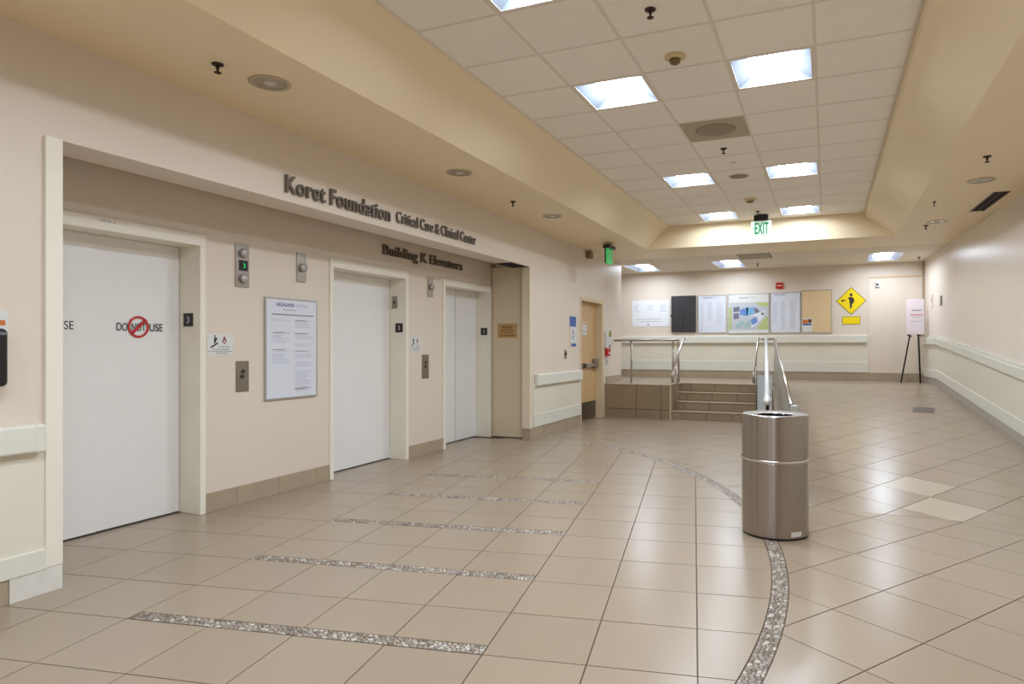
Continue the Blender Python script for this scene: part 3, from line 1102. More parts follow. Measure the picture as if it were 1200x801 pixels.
lantern('tall steel hall lantern with green digital three beside first elevator', 4.038, 4.178, 1.843, 2.205, 2)
lantern('small steel hall lantern above the framed directory', 4.726, 4.846, 1.947, 2.217, 1)
lantern('small steel hall lantern between the middle and far elevators', 6.905, 7.024, 1.961, 2.205, 1)


def call_plate(label, y0, y1, z0, z1):
    root = thing('call_button_plate', label, 'button plate', (WX, (y0 + y1) / 2, z0), 'elevator call plates')
    RECW.box(MB(), y0, y1, z0, z1, 0.0, 0.008).build('plate', STEEL_D, root, bevel=0.002)
    yc, h = (y0 + y1) / 2, z1 - z0
    for zc, dy in ((z0 + h * 0.67, 0.005), (z0 + h * 0.50, -0.005)):
        MB().lathe([(0.017, 0.008), (0.017, 0.016), (0.013, 0.019), (0.0, 0.019)], (WX, yc + dy, zc), 20, axis='x').build('button', mat('button_dark', (74, 66, 52), 0.4, metal=0.4), root)


call_plate('steel call button plate under the fire notice by first elevator', 4.047, 4.178, 0.952, 1.213)
call_plate('steel call button plate under the fire notice by middle pier', 6.785, 6.929, 0.942, 1.238)


def fire_notice(label, y0, y1, z0, z1):
    w, h = y1 - y0, z1 - z0
    root = thing('fire_notice', label, 'sign', (WX, (y0 + y1) / 2, z0), 'elevator fire notices')
    RECW.box(MB(), y0, y1, z0, z1, 0.0, 0.003).build('plate', SIGNW, root)
    f = Fr((WX + 0.003, y0, z0), 'y')
    mb = MB()
    f.poly(mb, [(0.10 * w, 0.40 * h), (0.12 * w, 0.34 * h), (0.40 * w, 0.56 * h), (0.36 * w, 0.62 * h), (0.26 * w, 0.52 * h), (0.22 * w, 0.50 * h)], 0, 0.0008)
    f.poly(mb, [(0.24 * w, 0.55 * h), (0.28 * w, 0.56 * h), (0.33 * w, 0.72 * h), (0.37 * w, 0.78 * h), (0.35 * w, 0.82 * h), (0.28 * w, 0.86 * h), (0.24 * w, 0.80 * h)], 0, 0.0008)
    f.disc(mb, 0.27 * w, 0.91 * h, 0.03 * w, 0, 0.0008, 12)
    mb.build('stair_pictogram', INK, root)
    mb = MB()
    f.poly(mb, [(0.64 * w, 0.94 * h), (0.58 * w, 0.76 * h), (0.55 * w, 0.66 * h), (0.64 * w, 0.52 * h), (0.73 * w, 0.66 * h), (0.70 * w, 0.76 * h)], 0, 0.0008)
    mb.build('flame_pictogram', FLAME, root)
    mb = MB()
    f.disc(mb, 0.64 * w, 0.66 * h, 0.035 * w, 0.0008, 0.0012, 12)
    mb.build('flame_core', SIGNW, root)
    text(f, 'In case of fire', 0.42 * w, 0.83 * w, 0.385 * h, 0.065 * h, 0, 0.0006, INK, root, 'printed_text', joined=True)
    text(f, 'do not use elevators', 0.20 * w, 0.83 * w, 0.255 * h, 0.065 * h, 0, 0.0006, INK, root, 'printed_text', joined=True)
    text(f, 'Use stairways', 0.30 * w, 0.75 * w, 0.09 * h, 0.065 * h, 0, 0.0006, INK, root, 'printed_text', joined=True)
    f.box(MB(), 0.02 * w, 0.95 * w, 0.185 * h, 0.20 * h, 0, 0.0006).build('rule_line', INK, root)


fire_notice('white in case of fire notice right of first elevator', 3.776, 4.024, 1.262, 1.438)
fire_notice('white in case of fire notice right of middle elevator', 6.535, 6.775, 1.278, 1.455)


# framed directory on the recess wall
def text_block(f, parent, blocks, m, name='printed_lines', pitch=0.016, thick=0.0045):
    mb = MB()
    for a0, a1, b1, n_ in blocks:
        for k in range(n_):
            e = a1 - random.uniform(0.0, 0.45) * (a1 - a0)
            f.box(mb, a0, e, b1 - k * pitch - thick, b1 - k * pitch, 0, 0.0006)
    return tag(mb.build(name, m, parent), kind='stuff')


root = thing('directory_board', 'framed white hospital directory between first and second elevators', 'notice board', (WX, 4.66, 0.86))
y0, y1, z0, z1 = 4.344, 4.981, 0.858, 1.78
RECW.box(MB(), y0, y1, z0, z1, 0.0, 0.016).build('backing', ALU, root, bevel=0.003)
fw_ = 0.014
frm = MB()
for a, b, c, d in ((y0, y1, z0, z0 + fw_), (y0, y1, z1 - fw_, z1), (y0, y0 + fw_, z0 + fw_, z1 - fw_), (y1 - fw_, y1, z0 + fw_, z1 - fw_)):
    RECW.box(frm, a, b, c, d, 0.016, 0.024)
frm.build('frame', ALU, root, bevel=0.002, seg=1)
RECW.box(MB(), y0 + fw_, y1 - fw_, z0 + fw_, z1 - fw_, 0.016, 0.0185).build('sheet', PAPER, root)
f = Fr((WX + 0.0185, y0, z0), 'y')
W_, H_ = y1 - y0, z1 - z0
text(f, 'HIGHLAND', 0.20 * W_, 0.535 * W_, 0.917 * H_, 0.032, 0, 0.0006, PURPLE, root, 'heading_text', joined=True, bold=0.03)
text(f, 'HOSPITAL', 0.545 * W_, 0.80 * W_, 0.915 * H_, 0.032, 0, 0.0006, LILAC, root, 'heading_text', joined=True)
text_block(f, root, [(0.32 * W_, 0.78 * W_, 0.888 * H_, 1)], INKG, thick=0.006)
mb = MB()
f.box(mb, 0.12 * W_, 0.92 * W_, 0.828 * H_, 0.842 * H_, 0, 0.0006)
mb.build('printed_lines', INKG, root)
L0, L1, Ra, Rb = 0.13 * W_, 0.46 * W_, 0.55 * W_, 0.93 * W_
text_block(f, root, [(L0, L1, 0.79 * H_, 2), (L0, L1, 0.66 * H_, 3), (L0, L1 + 0.02, 0.605 * H_, 4), (L0, L1, 0.49 * H_, 2), (L0, L1, 0.45 * H_, 8),
                     (Ra, Rb, 0.785 * H_, 6), (Ra, Rb, 0.655 * H_, 5), (Ra, Rb, 0.55 * H_, 3), (Ra, Rb, 0.475 * H_, 1), (Ra, Rb, 0.44 * H_, 3), (Ra, Rb, 0.36 * H_, 4), (Ra, Rb, 0.27 * H_, 12), (Ra, Rb, 0.10 * H_, 3)], INKL, pitch=0.0125)
text_block(f, root, [(L0, L0 + 0.16, 0.66 * H_, 1), (L0, L0 + 0.14, 0.62 * H_, 1), (L0, L0 + 0.16, 0.49 * H_, 1), (Ra, Ra + 0.17, 0.785 * H_, 1), (Ra, Ra + 0.16, 0.655 * H_, 1), (Ra, Ra + 0.16, 0.475 * H_, 1), (Ra, Ra + 0.18, 0.10 * H_, 2)], INKG, pitch=0.0125)

# raised lettering
HF = Fr((FX, 0, 0), 'y')
root = thing('koret_lettering', 'large bronze raised letters reading Koret Foundation on the header', 'lettering', (FX, 4.55, 2.55))
text(HF, 'Koret Foundation', 3.896, 5.238, 2.548, 0.135, 0.004, 0.022, LETTER, root, 'letter', bold=0.012)
root = thing('critical_care_lettering', 'smaller bronze raised letters reading Critical Care and Clinical Center', 'lettering', (FX, 6.1, 2.55))
text(HF, 'Critical Care & Clinical Center', 5.326, 6.90, 2.562, 0.112, 0.004, 0.018, LETTER, root, 'letter', bold=0.006)
root = thing('building_lettering', 'dark raised letters reading Building K Elevators above middle elevator', 'lettering', (WX, 6.85, 2.36))
text(RECW, 'Building K Elevators', 5.997, 7.73, 2.372, 0.115, 0.004, 0.022, LETTER, root, 'letter', bold=0.009)

# fire door panel at the far end of the recess
root = thing('door_6', 'tan swinging fire door panel closing the far end of recess', 'door', (-4.33, 8.59, 0), kind='structure')
fr = Fr((0, 8.60, 0), 'x')
fr.box(MB(), -4.60, -4.062, 0.012, 2.505, -0.02, 0.02).build('panel', PANEL, root, bevel=0.003)
fr.box(MB(), -4.095, -4.064, 0.012, 2.505, 0.02, 0.028).build('edge_strip', mat('edge_strip_tan', (176, 152, 116), 0.4), root)
fr.box(MB(), -4.61, -4.56, 2.52, 2.60, -0.01, 0.05).build('hinge_bracket', mat('bracket_tan', (150, 128, 92), 0.5), root)
MB().box(-4.215, -3.96, 7.95, 8.475, HB - 0.004, HB + 0.01).build('pocket_shade', DARK, root)  # flat dark sheet painting the shade of an open pocket under the header
root = thing('tan_door_notice', 'faded tan notice on the fire door panel', 'sign', (-4.34, 8.58, 1.46))
fr = Fr((0, 8.58, 0), 'x')
fr.box(MB(), -4.50, -4.18, 1.465, 1.675, 0.001, 0.003).build('plate', SIGNT, root)
mb = MB()
for a, b, c, d in ((-4.43, -4.26, 1.60, 1.64), (-4.45, -4.24, 1.565, 1.585), (-4.45, -4.24, 1.535, 1.55), (-4.47, -4.21, 1.488, 1.512)):
    fr.box(mb, a, b, c, d, 0.003, 0.0038)
tag(mb.build('printed_lines', SIGNT2, root), kind='stuff')

# wooden exit door in the left wall
root = thing('door_4', 'light wood exit door with push bar and dark kick plate', 'door', (FX, 11.15, 0), kind='structure')
MB().box(-4.09, FX + 0.012, 10.535, 10.585, 0, 2.215).build('frame', DFRAME, root, bevel=0.003)
MB().box(-4.15, FX + 0.012, 11.70, 11.80, 0, 2.215).build('frame', DFRAME, root, bevel=0.003)
MB().box(-4.15, FX + 0.012, 10.585, 11.70, 2.14, 2.215).build('frame', DFRAME, root, bevel=0.003)
leaf = MB().box(-4.095, -4.05, 10.587, 11.698, 0.012, 2.138).build('leaf', WOOD, root, bevel=0.002)
MB().box(-4.051, -4.047, 10.60, 11.69, 0.02, 0.33).build('kick_plate', KICK, root)
bar = thing('push_bar', None, None, (-4.05, 11.1, 1.0))
bar.parent = root
bar.location = (-4.05 - FX, 11.1 - 11.15, 1.0)
MB().box(-4.05, -3.985, 10.62, 11.62, 0.965, 1.025).build('bar', STEEL, bar, bevel=0.006)
MB().box(-4.05, -3.975, 11.50, 11.66, 0.93, 1.11).build('latch_case', STEEL_D, bar, bevel=0.006)
MB().box(-4.05, -3.97, 10.88, 11.0, 0.955, 1.035).build('end_case', BLACK, bar, bevel=0.006)
root = thing('door_paper', 'white paper notice taped on the wooden door', 'paper', (-4.049, 11.1, 1.55))
MB().box(-4.049, -4.047, 10.97, 11.22, 1.55, 1.78).build('sheet', SIGNW, root)
MB().box(-4.0472, -4.0462, 10.99, 11.19, 1.61, 1.62).build('printed_line', INKG, root)
MB().box(-4.0472, -4.0462, 10.99, 11.20, 1.735, 1.765).build('printed_band', PINK, root)

# things on the left wall around that door
root = thing('blue_stair_sign', 'narrow blue and white sign beside the wooden door', 'sign', (FX, 10.18, 1.335))
LEFTW.box(MB(), 10.02, 10.34, 1.335, 1.845, 0.0, 0.005).build('plate', SIGNW, root)
LEFTW.box(MB(), 10.03, 10.33, 1.67, 1.84, 0.005, 0.006).build('blue_field', BLUE, root)
LEFTW.box(MB(), 10.10, 10.33, 1.34, 1.39, 0.005, 0.006).build('blue_band', BLUE, root)
mb = MB()
for k in range(5):
    LEFTW.box(mb, 10.13, 10.13 + 0.10 + 0.02 * (k % 2), 1.60 - 0.035 * k, 1.612 - 0.035 * k, 0.005, 0.006)
tag(mb.build('printed_lines', BLUE, root), kind='stuff')
LEFTW.box(MB(), 10.02, 10.07, 1.335, 1.66, 0.005, 0.006).build('tan_band', CORK, root)
root = thing('key_switch', 'small steel key switch plate left of the wooden door', 'switch', (FX, 9.85, 1.14))
LEFTW.box(MB(), 9.80, 9.90, 1.14, 1.28, 0.0, 0.006).build('plate', STEEL_D, root, bevel=0.002)
LEFTW.disc(MB(), 9.86, 1.22, 0.022, 0.006, 0.02, 16).build('cylinder', BLACK, root)
root = thing('card_reader', 'white wall box beside the wooden door above the red alarm', 'wall box', (FX, 11.93, 1.32))
LEFTW.box(MB(), 11.86, 12.0, 1.32, 1.63, 0.0, 0.05).build('case', SIGNW, root, bevel=0.005)
LEFTW.box(MB(), 11.87, 11.99, 1.46, 1.466, 0.05, 0.052).build('seam_line', INKG, root)
root = thing('release_button', 'round olive release button right of the white wall box', 'button', (FX, 12.15, 1.5))
LEFTW.box(MB(), 12.06, 12.26, 1.43, 1.68, 0.0, 0.008).build('plate', SIGNW, root, bevel=0.002)
LEFTW.disc(MB(), 12.16, 1.585, 0.062, 0.008, 0.03).build('button', OLIVE, root)
root = thing('door_keypad', 'small dark round keypad below the olive button', 'keypad', (FX, 12.15, 1.26))
LEFTW.box(MB(), 12.09, 12.23, 1.24, 1.40, 0.0, 0.006).build('plate', SIGNW, root)
LEFTW.disc(MB(), 12.16, 1.34, 0.04, 0.006, 0.02).build('dial', STEEL_D, root)
root = thing('fire_alarm_pull', 'red fire alarm pull station beside the wooden door', 'fire alarm', (FX, 11.96, 1.16))
LEFTW.box(MB(), 11.89, 12.07, 1.155, 1.30, 0.0, 0.06).build('case', RED, root, bevel=0.006)
LEFTW.box(MB(), 11.93, 12.03, 1.20, 1.222, 0.06, 0.07).build('handle', SIGNW, root, bevel=0.002)
root = thing('alarm_instruction_card', 'white instruction card under the red alarm pull', 'card', (FX, 11.97, 0.97))
LEFTW.box(MB(), 11.88, 12.06, 0.965, 1.14, 0.0, 0.003).build('card', SIGNW, root)
LEFTW.box(MB(), 11.94, 12.03, 0.99, 1.09, 0.003, 0.004).build('printed_block', INKG, root)

# hand sanitizer dispenser at the left edge
root = thing('sanitizer_dispenser', 'black wall dispenser at the left edge of picture above rail', 'dispenser', (FX, 1.93, 1.13))
mb = MB()
LEFTW.box(mb, 1.86, 2.00, 1.132, 1.428, 0.0, 0.09)
mb.build('body', BLACK, root, bevel=0.025, seg=4)
LEFTW.box(MB(), 1.875, 1.985, 1.395, 1.408, 0.088, 0.093).build('grey_stripe', mat('stripe_grey', (120, 118, 122), 0.4), root)
root = thing('sanitizer_card', 'white and orange card above the black wall dispenser', 'card', (FX, 1.93, 1.42))
LEFTW.box(MB(), 1.82, 2.035, 1.40, 1.52, 0.0, 0.004).build('card', SIGNW, root)
LEFTW.box(MB(), 1.84, 2.025, 1.445, 1.472, 0.004, 0.005).build('orange_print', ORANGE, root)

# ================================================================== CEILING FIXTURES
def troffer(label, x0, x1, y0, y1, z, lens, slope=True):
    root = thing('ceiling_light', label, 'ceiling light', ((x0 + x1) / 2, (y0 + y1) / 2, z), 'recessed square ceiling lights' if lens is not LENSB else 'recessed lights over the landing')
    b = 0.02
    mb = MB()
    mb.box(x0 + 0.0105, x0 + 0.0105 + b, y0 + 0.0105, y1 - 0.0105, z - 0.002, z + 0.012)
    mb.box(x1 - 0.0105 - b, x1 - 0.0105, y0 + 0.0105, y1 - 0.0105, z - 0.002, z + 0.012)
    mb.box(x0 + 0.0105 + b, x1 - 0.0105 - b, y0 + 0.0105, y0 + 0.0105 + b, z - 0.002, z + 0.012)
    mb.box(x0 + 0.0105 + b, x1 - 0.0105 - b, y1 - 0.0105 - b, y1 - 0.0105, z - 0.002, z + 0.012)
    mb.build('frame', TBAR, root)
    a = 0.031
    mb = MB()
    X0, X1, Y0, Y1 = x0 + a, x1 - a, y0 + a, y1 - a
    ix, iy, dz = 0.11, 0.05, 0.07
    lo = [(X0, Y0, z), (X1, Y0, z), (X1, Y1, z), (X0, Y1, z)]
    hi = [(X0 + ix, Y0 + iy, z + dz), (X1 - ix, Y0 + iy, z + dz), (X1 - ix, Y1 - iy, z + dz), (X0 + ix, Y1 - iy, z + dz)]
    mb.add(lo + hi, [(0, 1, 5, 4), (1, 2, 6, 5), (2, 3, 7, 6), (3, 0, 4, 7)])
    mb.build('reflector', TROF, root)
    MB().add(hi, [(3, 2, 1, 0)]).build('lens', lens, root)
    MB().box(x0 + 0.012, x1 - 0.012, y0 + 0.012, y1 - 0.012, z + 0.075, z + 0.10).build('housing', TBAR, root)


row_name = {-1: 'at the top edge of picture', 2: 'nearest in full view', 7: 'in the row beyond the air vent', 11: 'beside the exit sign', -5: 'behind the camera', -9: 'far behind the camera'}
for (i, j) in LIGHTS:
    x0, y0 = CX0 + i * CT, 3.6515 + j * CT
    side = 'left' if i == 1 else 'right'
    troffer('%s lit square ceiling light %s' % (side, row_name[j]), x0, x0 + CT, y0, y0 + CT, CE, LENSF if j == 11 else LENS)
for (a, b), w in zip(BL, ('above the faint white wall sign', 'above the campus map', 'near the right wall by easel')):
    troffer('lit rectangular light over landing ' + w, a, b, 13.19, 14.41, SO, LENSB)

x0, y0 = CX0 + 2 * CT, 3.6515 + 4 * CT
root = thing('air_vent', 'square tan perforated air vent between the ceiling lights', 'vent', (x0 + CT / 2, y0 + CT / 2, CE))
MB().box(x0 + 0.011, x0 + CT - 0.011, y0 + 0.011, y0 + CT - 0.011, CE - 0.004, CE + 0.008).build('plate', VENT, root)
MB().lathe([(0.19, -0.004), (0.17, -0.007), (0.0, -0.009)], (x0 + CT / 2, y0 + CT / 2, CE), 32).build('diffuser_disc', VENTD, root)
root = thing('return_grille', 'long grey return grille in ceiling over the landing', 'grille', (-1.23, 12.8, SO))
MB().box(-1.554, -0.956, 12.41, 13.18, SO + 0.004, SO + 0.012).build('backing', mat('grille_dark', (120, 108, 90), 0.7), root)
for k in range(9):
    y_ = 12.44 + k * 0.086
    MB().box(-1.53, -0.98, y_, y_ + 0.05, SO - 0.004, SO + 0.004).build('slat', mat('grille_slat', (190, 176, 152), 0.6), root)

# linear slot diffuser on the right soffit
root = thing('slot_diffuser', 'dark linear slot diffuser in soffit beside the right wall', 'vent', (1.76, 9.05, SO))
sl = (1.90 - 1.845) / 1.1


def slot_box(mb, xa, xb, ya, yb, z0, z1):
    k = -0.0355
    return mb.hexa([(xa + k * (ya - 8.5), ya, z0), (xb + k * (ya - 8.5), ya, z0), (xb + k * (yb - 8.5), yb, z0), (xa + k * (yb - 8.5), yb, z0)],
                   [(xa + k * (ya - 8.5), ya, z1), (xb + k * (ya - 8.5), ya, z1), (xb + k * (yb - 8.5), yb, z1), (xa + k * (yb - 8.5), yb, z1)])


slot_box(MB(), 1.715, 1.845, 8.5, 9.6, SO - 0.002, SO + 0.001).build('slot', DARK, root)
for xa, xb in ((1.70, 1.715), (1.845, 1.86), (1.775, 1.785)):
    slot_box(MB(), xa, xb, 8.5, 9.6, SO - 0.007, SO + 0.001).build('blade', mat('slot_blade', (70, 60, 50), 0.5), root)


def downlight(label, x, y):
    root = thing('downlight', label, 'downlight', (x, y, SO), 'unlit recessed soffit downlights')
    MB().lathe([(0.128, 0.0), (0.128, -0.006), (0.105, -0.008), (0.102, 0.0)], (x, y, SO), 36).build('ring', mat('downlight_ring', (196, 180, 150), 0.4, metal=0.3), root)
    MB().lathe([(0.103, -0.004), (0.085, -0.0025), (0.05, -0.0015), (0.045, -0.0015)], (x, y, SO), 36).build('reflector', REFL, root)
    MB().lathe([(0.046, -0.0017), (0.03, -0.010), (0.0, -0.014)], (x, y, SO), 24).build('lamp', mat('downlight_lamp', (205, 200, 190), 0.3), root)


downlight('unlit round downlight in left soffit nearest the camera', -3.329, 3.186)
downlight('unlit round downlight in left soffit above Critical Care lettering', -3.328, 5.535)
downlight('unlit round downlight in left soffit nearest the wooden door', -3.315, 7.845)
downlight('unlit round downlight in right soffit beside the slot diffuser', 1.462, 7.837)
downlight('unlit round downlight in right soffit at its far end', 1.385, 10.2)


def sprinkler(label, x, y, z, s=0.82):
    root = thing('sprinkler', label, 'sprinkler', (x, y, z), 'pendant fire sprinklers')
    MB().lathe([(0.042 * s, 0.002), (0.042 * s, -0.006), (0.02 * s, -0.010), (0.0, -0.010)], (x, y, z), 20).build('escutcheon', SPRK, root)
    MB().lathe([(0.012 * s, -0.008), (0.014 * s, -0.02), (0.009 * s, -0.035), (0.007 * s, -0.05)], (x, y, z), 14).build('body', SPRK, root)
    MB().lathe([(0.0, -0.048), (0.026 * s, -0.050), (0.026 * s, -0.054), (0.0, -0.056)], (x, y, z), 16).build('deflector', SPRK, root)


sprinkler('dark sprinkler in the tiles at top of picture', -1.012, 3.959, CE)
sprinkler('dark sprinkler in the tiles beyond the air vent', -1.008, 7.038, CE)
sprinkler('dark sprinkler in the tiles just above the exit sign', -0.985, 10.50, CE)
sprinkler('dark sprinkler in left soffit next to nearest downlight', -3.398, 2.854, SO)
sprinkler('dark sprinkler in left soffit above the lettering end', -3.41, 6.884, SO)
sprinkler('dark sprinkler in right soffit above the nearer downlight', 1.328, 6.874, SO)
sprinkler('small sprinkler in right soffit between the two downlights', 1.168, 8.779, SO, 0.5)
sprinkler('dark sprinkler in right soffit by its far downlight', 1.287, 10.464, SO)
sprinkler('small sprinkler below the grille over the landing', -1.315, 13.95, SO, 0.8)
sprinkler('small sprinkler at the right end of landing ceiling', 1.62, 14.1, SO, 0.8)
root = thing('smoke_detector', 'round cream smoke detector between the nearest ceiling lights', 'detector', (-1.011, 4.668, CE))
MB().lathe([(0.075, 0.004), (0.075, -0.012), (0.06, -0.02), (0.038, -0.024)], (-1.011, 4.668, CE), 28).build('base', CREAMP, root)
MB().lathe([(0.04, -0.022), (0.038, -0.045), (0.028, -0.055), (0.0, -0.058)], (-1.011, 4.668, CE), 24).build('sensor', mat('sensor_brown', (120, 96, 60), 0.5), root)
root = thing('heat_detector', 'round tan detector in the tiles before the exit sign', 'detector', (-1.005, 9.58, CE))
MB().lathe([(0.09, 0.004), (0.09, -0.012), (0.06, -0.03), (0.0, -0.045)], (-1.005, 9.58, CE), 24).build('base', CREAMP, root)
MB().lathe([(0.05, -0.03), (0.045, -0.05), (0.0, -0.056)], (-1.005, 9.58, CE), 20).build('sensor', mat('sensor_brown', (120, 96, 60), 0.5), root)
root = thing('ceiling_speaker', 'flat round grey speaker in the tiles beyond the vent', 'speaker', (-0.995, 8.236, CE))
MB().lathe([(0.13, 0.003), (0.13, -0.006), (0.115, -0.010), (0.108, -0.006)], (-0.995, 8.236, CE), 32).build('ring', TBAR, root)
MB().lathe([(0.11, -0.006), (0.06, -0.009), (0.0, -0.010)], (-0.995, 8.236, CE), 28).build('grille', mat('speaker_grille', (150, 136, 118), 0.7), root)
root = thing('ceiling_button', 'tiny round cap in the tiles behind the sprinkler', 'cap', (-0.98, 7.6, CE))
MB().lathe([(0.035, 0.003), (0.035, -0.006), (0.0, -0.010)], (-0.98, 7.6, CE), 20).build('cap', TBAR, root)
MB().lathe([(0.010, -0.008), (0.008, -0.016), (0.0, -0.016)], (-0.98, 7.6, CE), 12).build('pin', CREAMP, root)

# exit signs
root = thing('exit_sign', 'lit white exit sign with green letters hanging from ceiling', 'exit sign', (-0.96, 10.8, 3.1))
fr = Fr((0, 10.78, 0), 'x')
fr.box(MB(), -1.07, -0.855, 3.325, 3.412, -0.06, 0.045).build('housing', BLACK, root, bevel=0.006)
fr.box(MB(), -1.115, -0.81, 3.100, 3.322, -0.012, 0.004).build('panel', EXITW, root, bevel=0.002)
text(fr, 'EXIT', -1.065, -0.845, 3.125, 0.172, 0.004, 0.003, EXITG, root, 'letter', bold=0.022)
fr.poly(MB(), [(-1.10, 3.215), (-1.085, 3.235), (-1.085, 3.195)], 0.004, 0.006).build('arrow', EXITG, root)
MB().tube([(-0.965, 10.78, 3.41), (-0.965, 10.78, CE)], 0.012).build('stem', BLACK, root)
root = thing('side_exit_sign', 'green exit sign seen edge on above the wooden door', 'exit sign', (-3.33, 10.28, 2.72))
MB().lathe([(0.085, 0.0), (0.085, -0.008), (0.05, -0.014), (0.02, -0.03)], (-3.33, 10.28, SO), 24).build('canopy', CREAMP, root)
MB().tube([(-3.33, 10.28, SO - 0.02), (-3.33, 10.28, 2.99)], 0.012).build('stem', BLACK, root)
MB().box(-3.38, -3.26, 10.12, 10.44, 2.945, 3.0).build('housing', BLACK, root, bevel=0.005)
MB().box(-3.352, -3.333, 10.13, 10.43, 2.70, 2.946).build('back_plate', BLACK, root)
MB().box(-3.332, -3.312, 10.135, 10.43, 2.70, 2.945).build('panel', EXITG2, root)
text(Fr((-3.312, 0, 0), 'y'), 'EXIT', 10.17, 10.40, 2.745, 0.15, 0.0, 0.003, mat('exit_white', (150, 205, 165), 0.4), root, 'letter', bold=0.006)
root = thing('corner_speaker', 'small brown speaker high on the left wall near ceiling', 'speaker', (FX, 10.9, 2.9))
LEFTW.box(MB(), 10.82, 10.98, 2.90, 3.02, 0.0, 0.09).build('case', mat('speaker_brown', (140, 116, 84), 0.6), root, bevel=0.01)
LEFTW.box(MB(), 10.835, 10.965, 2.915, 3.005, 0.09, 0.094).build('grille', VENTD, root)

# ================================================================== BACK WALL
def board(name, label, a0, a1, b0, b1, sheet_m, fw=0.014, t=0.022):
    root = thing(name, label, 'notice board', BACKW.p((a0 + a1) / 2, b0, 0))
    BACKW.box(MB(), a0, a1, b0, b1, 0.0, t * 0.6).build('backing', ALU, root)
    mb = MB()
    for a, b, c, d in ((a0, a1, b0, b0 + fw), (a0, a1, b1 - fw, b1), (a0, a0 + fw, b0 + fw, b1 - fw), (a1 - fw, a1, b0 + fw, b1 - fw)):
        BACKW.box(mb, a, b, c, d, t * 0.6, t)
    mb.build('frame', ALU, root, bevel=0.002, seg=1)
    BACKW.box(MB(), a0 + fw, a1 - fw, b0 + fw, b1 - fw, t * 0.6, t * 0.7).build('sheet', sheet_m, root)
    return root, Fr((a0, YB - t * 0.7, b0), 'x'), a1 - a0, b1 - b0


r, f, W_, H_ = board('directory_board', 'framed white directory right of the black board', -2.69, -2.06, 1.64, 2.49, PAPER)
text(f, 'HIGHLAND', 0.17 * W_, 0.52 * W_, 0.915 * H_, 0.03, 0, 0.0006, PURPLE, r, 'heading_text', joined=True, bold=0.012)
text(f, 'HOSPITAL', 0.53 * W_, 0.80 * W_, 0.915 * H_, 0.03, 0, 0.0006, LILAC, r, 'heading_text', joined=True)
text_block(f, r, [(0.08 * W_, 0.22 * W_, 0.78 * H_, 34), (0.34 * W_, 0.52 * W_, 0.80 * H_, 22), (0.66 * W_, 0.90 * W_, 0.80 * H_, 26)], INKL, pitch=0.019, thick=0.007)
r, f, W_, H_ = board('campus_map', 'framed coloured campus map at the centre of back wall', -2.035, -1.155, 1.625, 2.50, SIGNW)
text(f, 'HIGHLAND', 0.28 * W_, 0.51 * W_, 0.885 * H_, 0.028, 0, 0.0006, PURPLE, r, 'heading_text', joined=True, bold=0.012)
text(f, 'HOSPITAL', 0.52 * W_, 0.70 * W_, 0.885 * H_, 0.028, 0, 0.0006, LILAC, r, 'heading_text', joined=True)


def shape(pts, m, name, lvl):
    f.poly(MB(), [(a * W_, b * H_) for a, b in pts], lvl * 0.0007, lvl * 0.0007 + 0.0007).build(name, m, r)


shape([(0.03, 0.09), (0.98, 0.09), (0.98, 0.78), (0.03, 0.78)], MAPG, 'map_ground', 0)
shape([(0.03, 0.10), (0.09, 0.10), (0.10, 0.66), (0.03, 0.66)], GREENF, 'map_lawn', 1)
shape([(0.64, 0.77), (0.97, 0.77), (0.97, 0.66), (0.86, 0.66)], GREENF, 'map_lawn', 1)
shape([(0.72, 0.10), (0.97, 0.10), (0.97, 0.42), (0.92, 0.42), (0.74, 0.18)], GREENF, 'map_lawn', 1)
shape([(0.30, 0.60), (0.50, 0.66), (0.48, 0.44), (0.30, 0.47)], MAPB, 'map_building', 2)
shape([(0.46, 0.65), (0.64, 0.66), (0.64, 0.50), (0.50, 0.44), (0.46, 0.46)], MAPC, 'map_building', 2)
shape([(0.14, 0.66), (0.29, 0.68), (0.29, 0.56), (0.14, 0.54)], MAPD, 'map_building', 2)
shape([(0.14, 0.50), (0.27, 0.52), (0.28, 0.38), (0.15, 0.36)], MAPD, 'map_building', 2)
shape([(0.64, 0.65), (0.72, 0.62), (0.78, 0.54), (0.66, 0.50)], MAPD, 'map_building', 2)
shape([(0.55, 0.34), (0.68, 0.41), (0.73, 0.29), (0.61, 0.21)], MAPB, 'map_building', 2)
shape([(0.80, 0.50), (0.86, 0.53), (0.87, 0.46), (0.82, 0.45)], mat('map_tree', (110, 128, 84), 0.6), 'map_building', 2)
shape([(0.16, 0.18), (0.34, 0.34), (0.42, 0.26), (0.30, 0.13)], MAPT, 'map_building', 2)
shape([(0.40, 0.20), (0.52, 0.36), (0.58, 0.22), (0.46, 0.10)], MAPT, 'map_building', 2)
shape([(0.45, 0.46), (0.62, 0.46), (0.90, 0.58), (0.86, 0.40), (0.60, 0.14), (0.56, 0.18), (0.75, 0.36), (0.72, 0.42)], PAPER, 'map_road', 1)
r, f, W_, H_ = board('directory_board', 'framed white directory between campus map and cork board', -1.13, -0.52, 1.63, 2.505, PAPER)
text(f, 'HIGHLAND', 0.12 * W_, 0.50 * W_, 0.925 * H_, 0.03, 0, 0.0006, mat('navy_print', (84, 74, 120), 0.6), r, 'heading_text', joined=True, bold=0.012)
text_block(f, r, [(0.08 * W_, 0.26 * W_, 0.76 * H_, 26), (0.36 * W_, 0.52 * W_, 0.78 * H_, 34), (0.66 * W_, 0.90 * W_, 0.80 * H_, 34)], INKL, pitch=0.018, thick=0.008)
r, f, W_, H_ = board('cork_board', 'tan cork board with one small flyer at its corner', -0.50, 0.10, 1.625, 2.535, CORK)
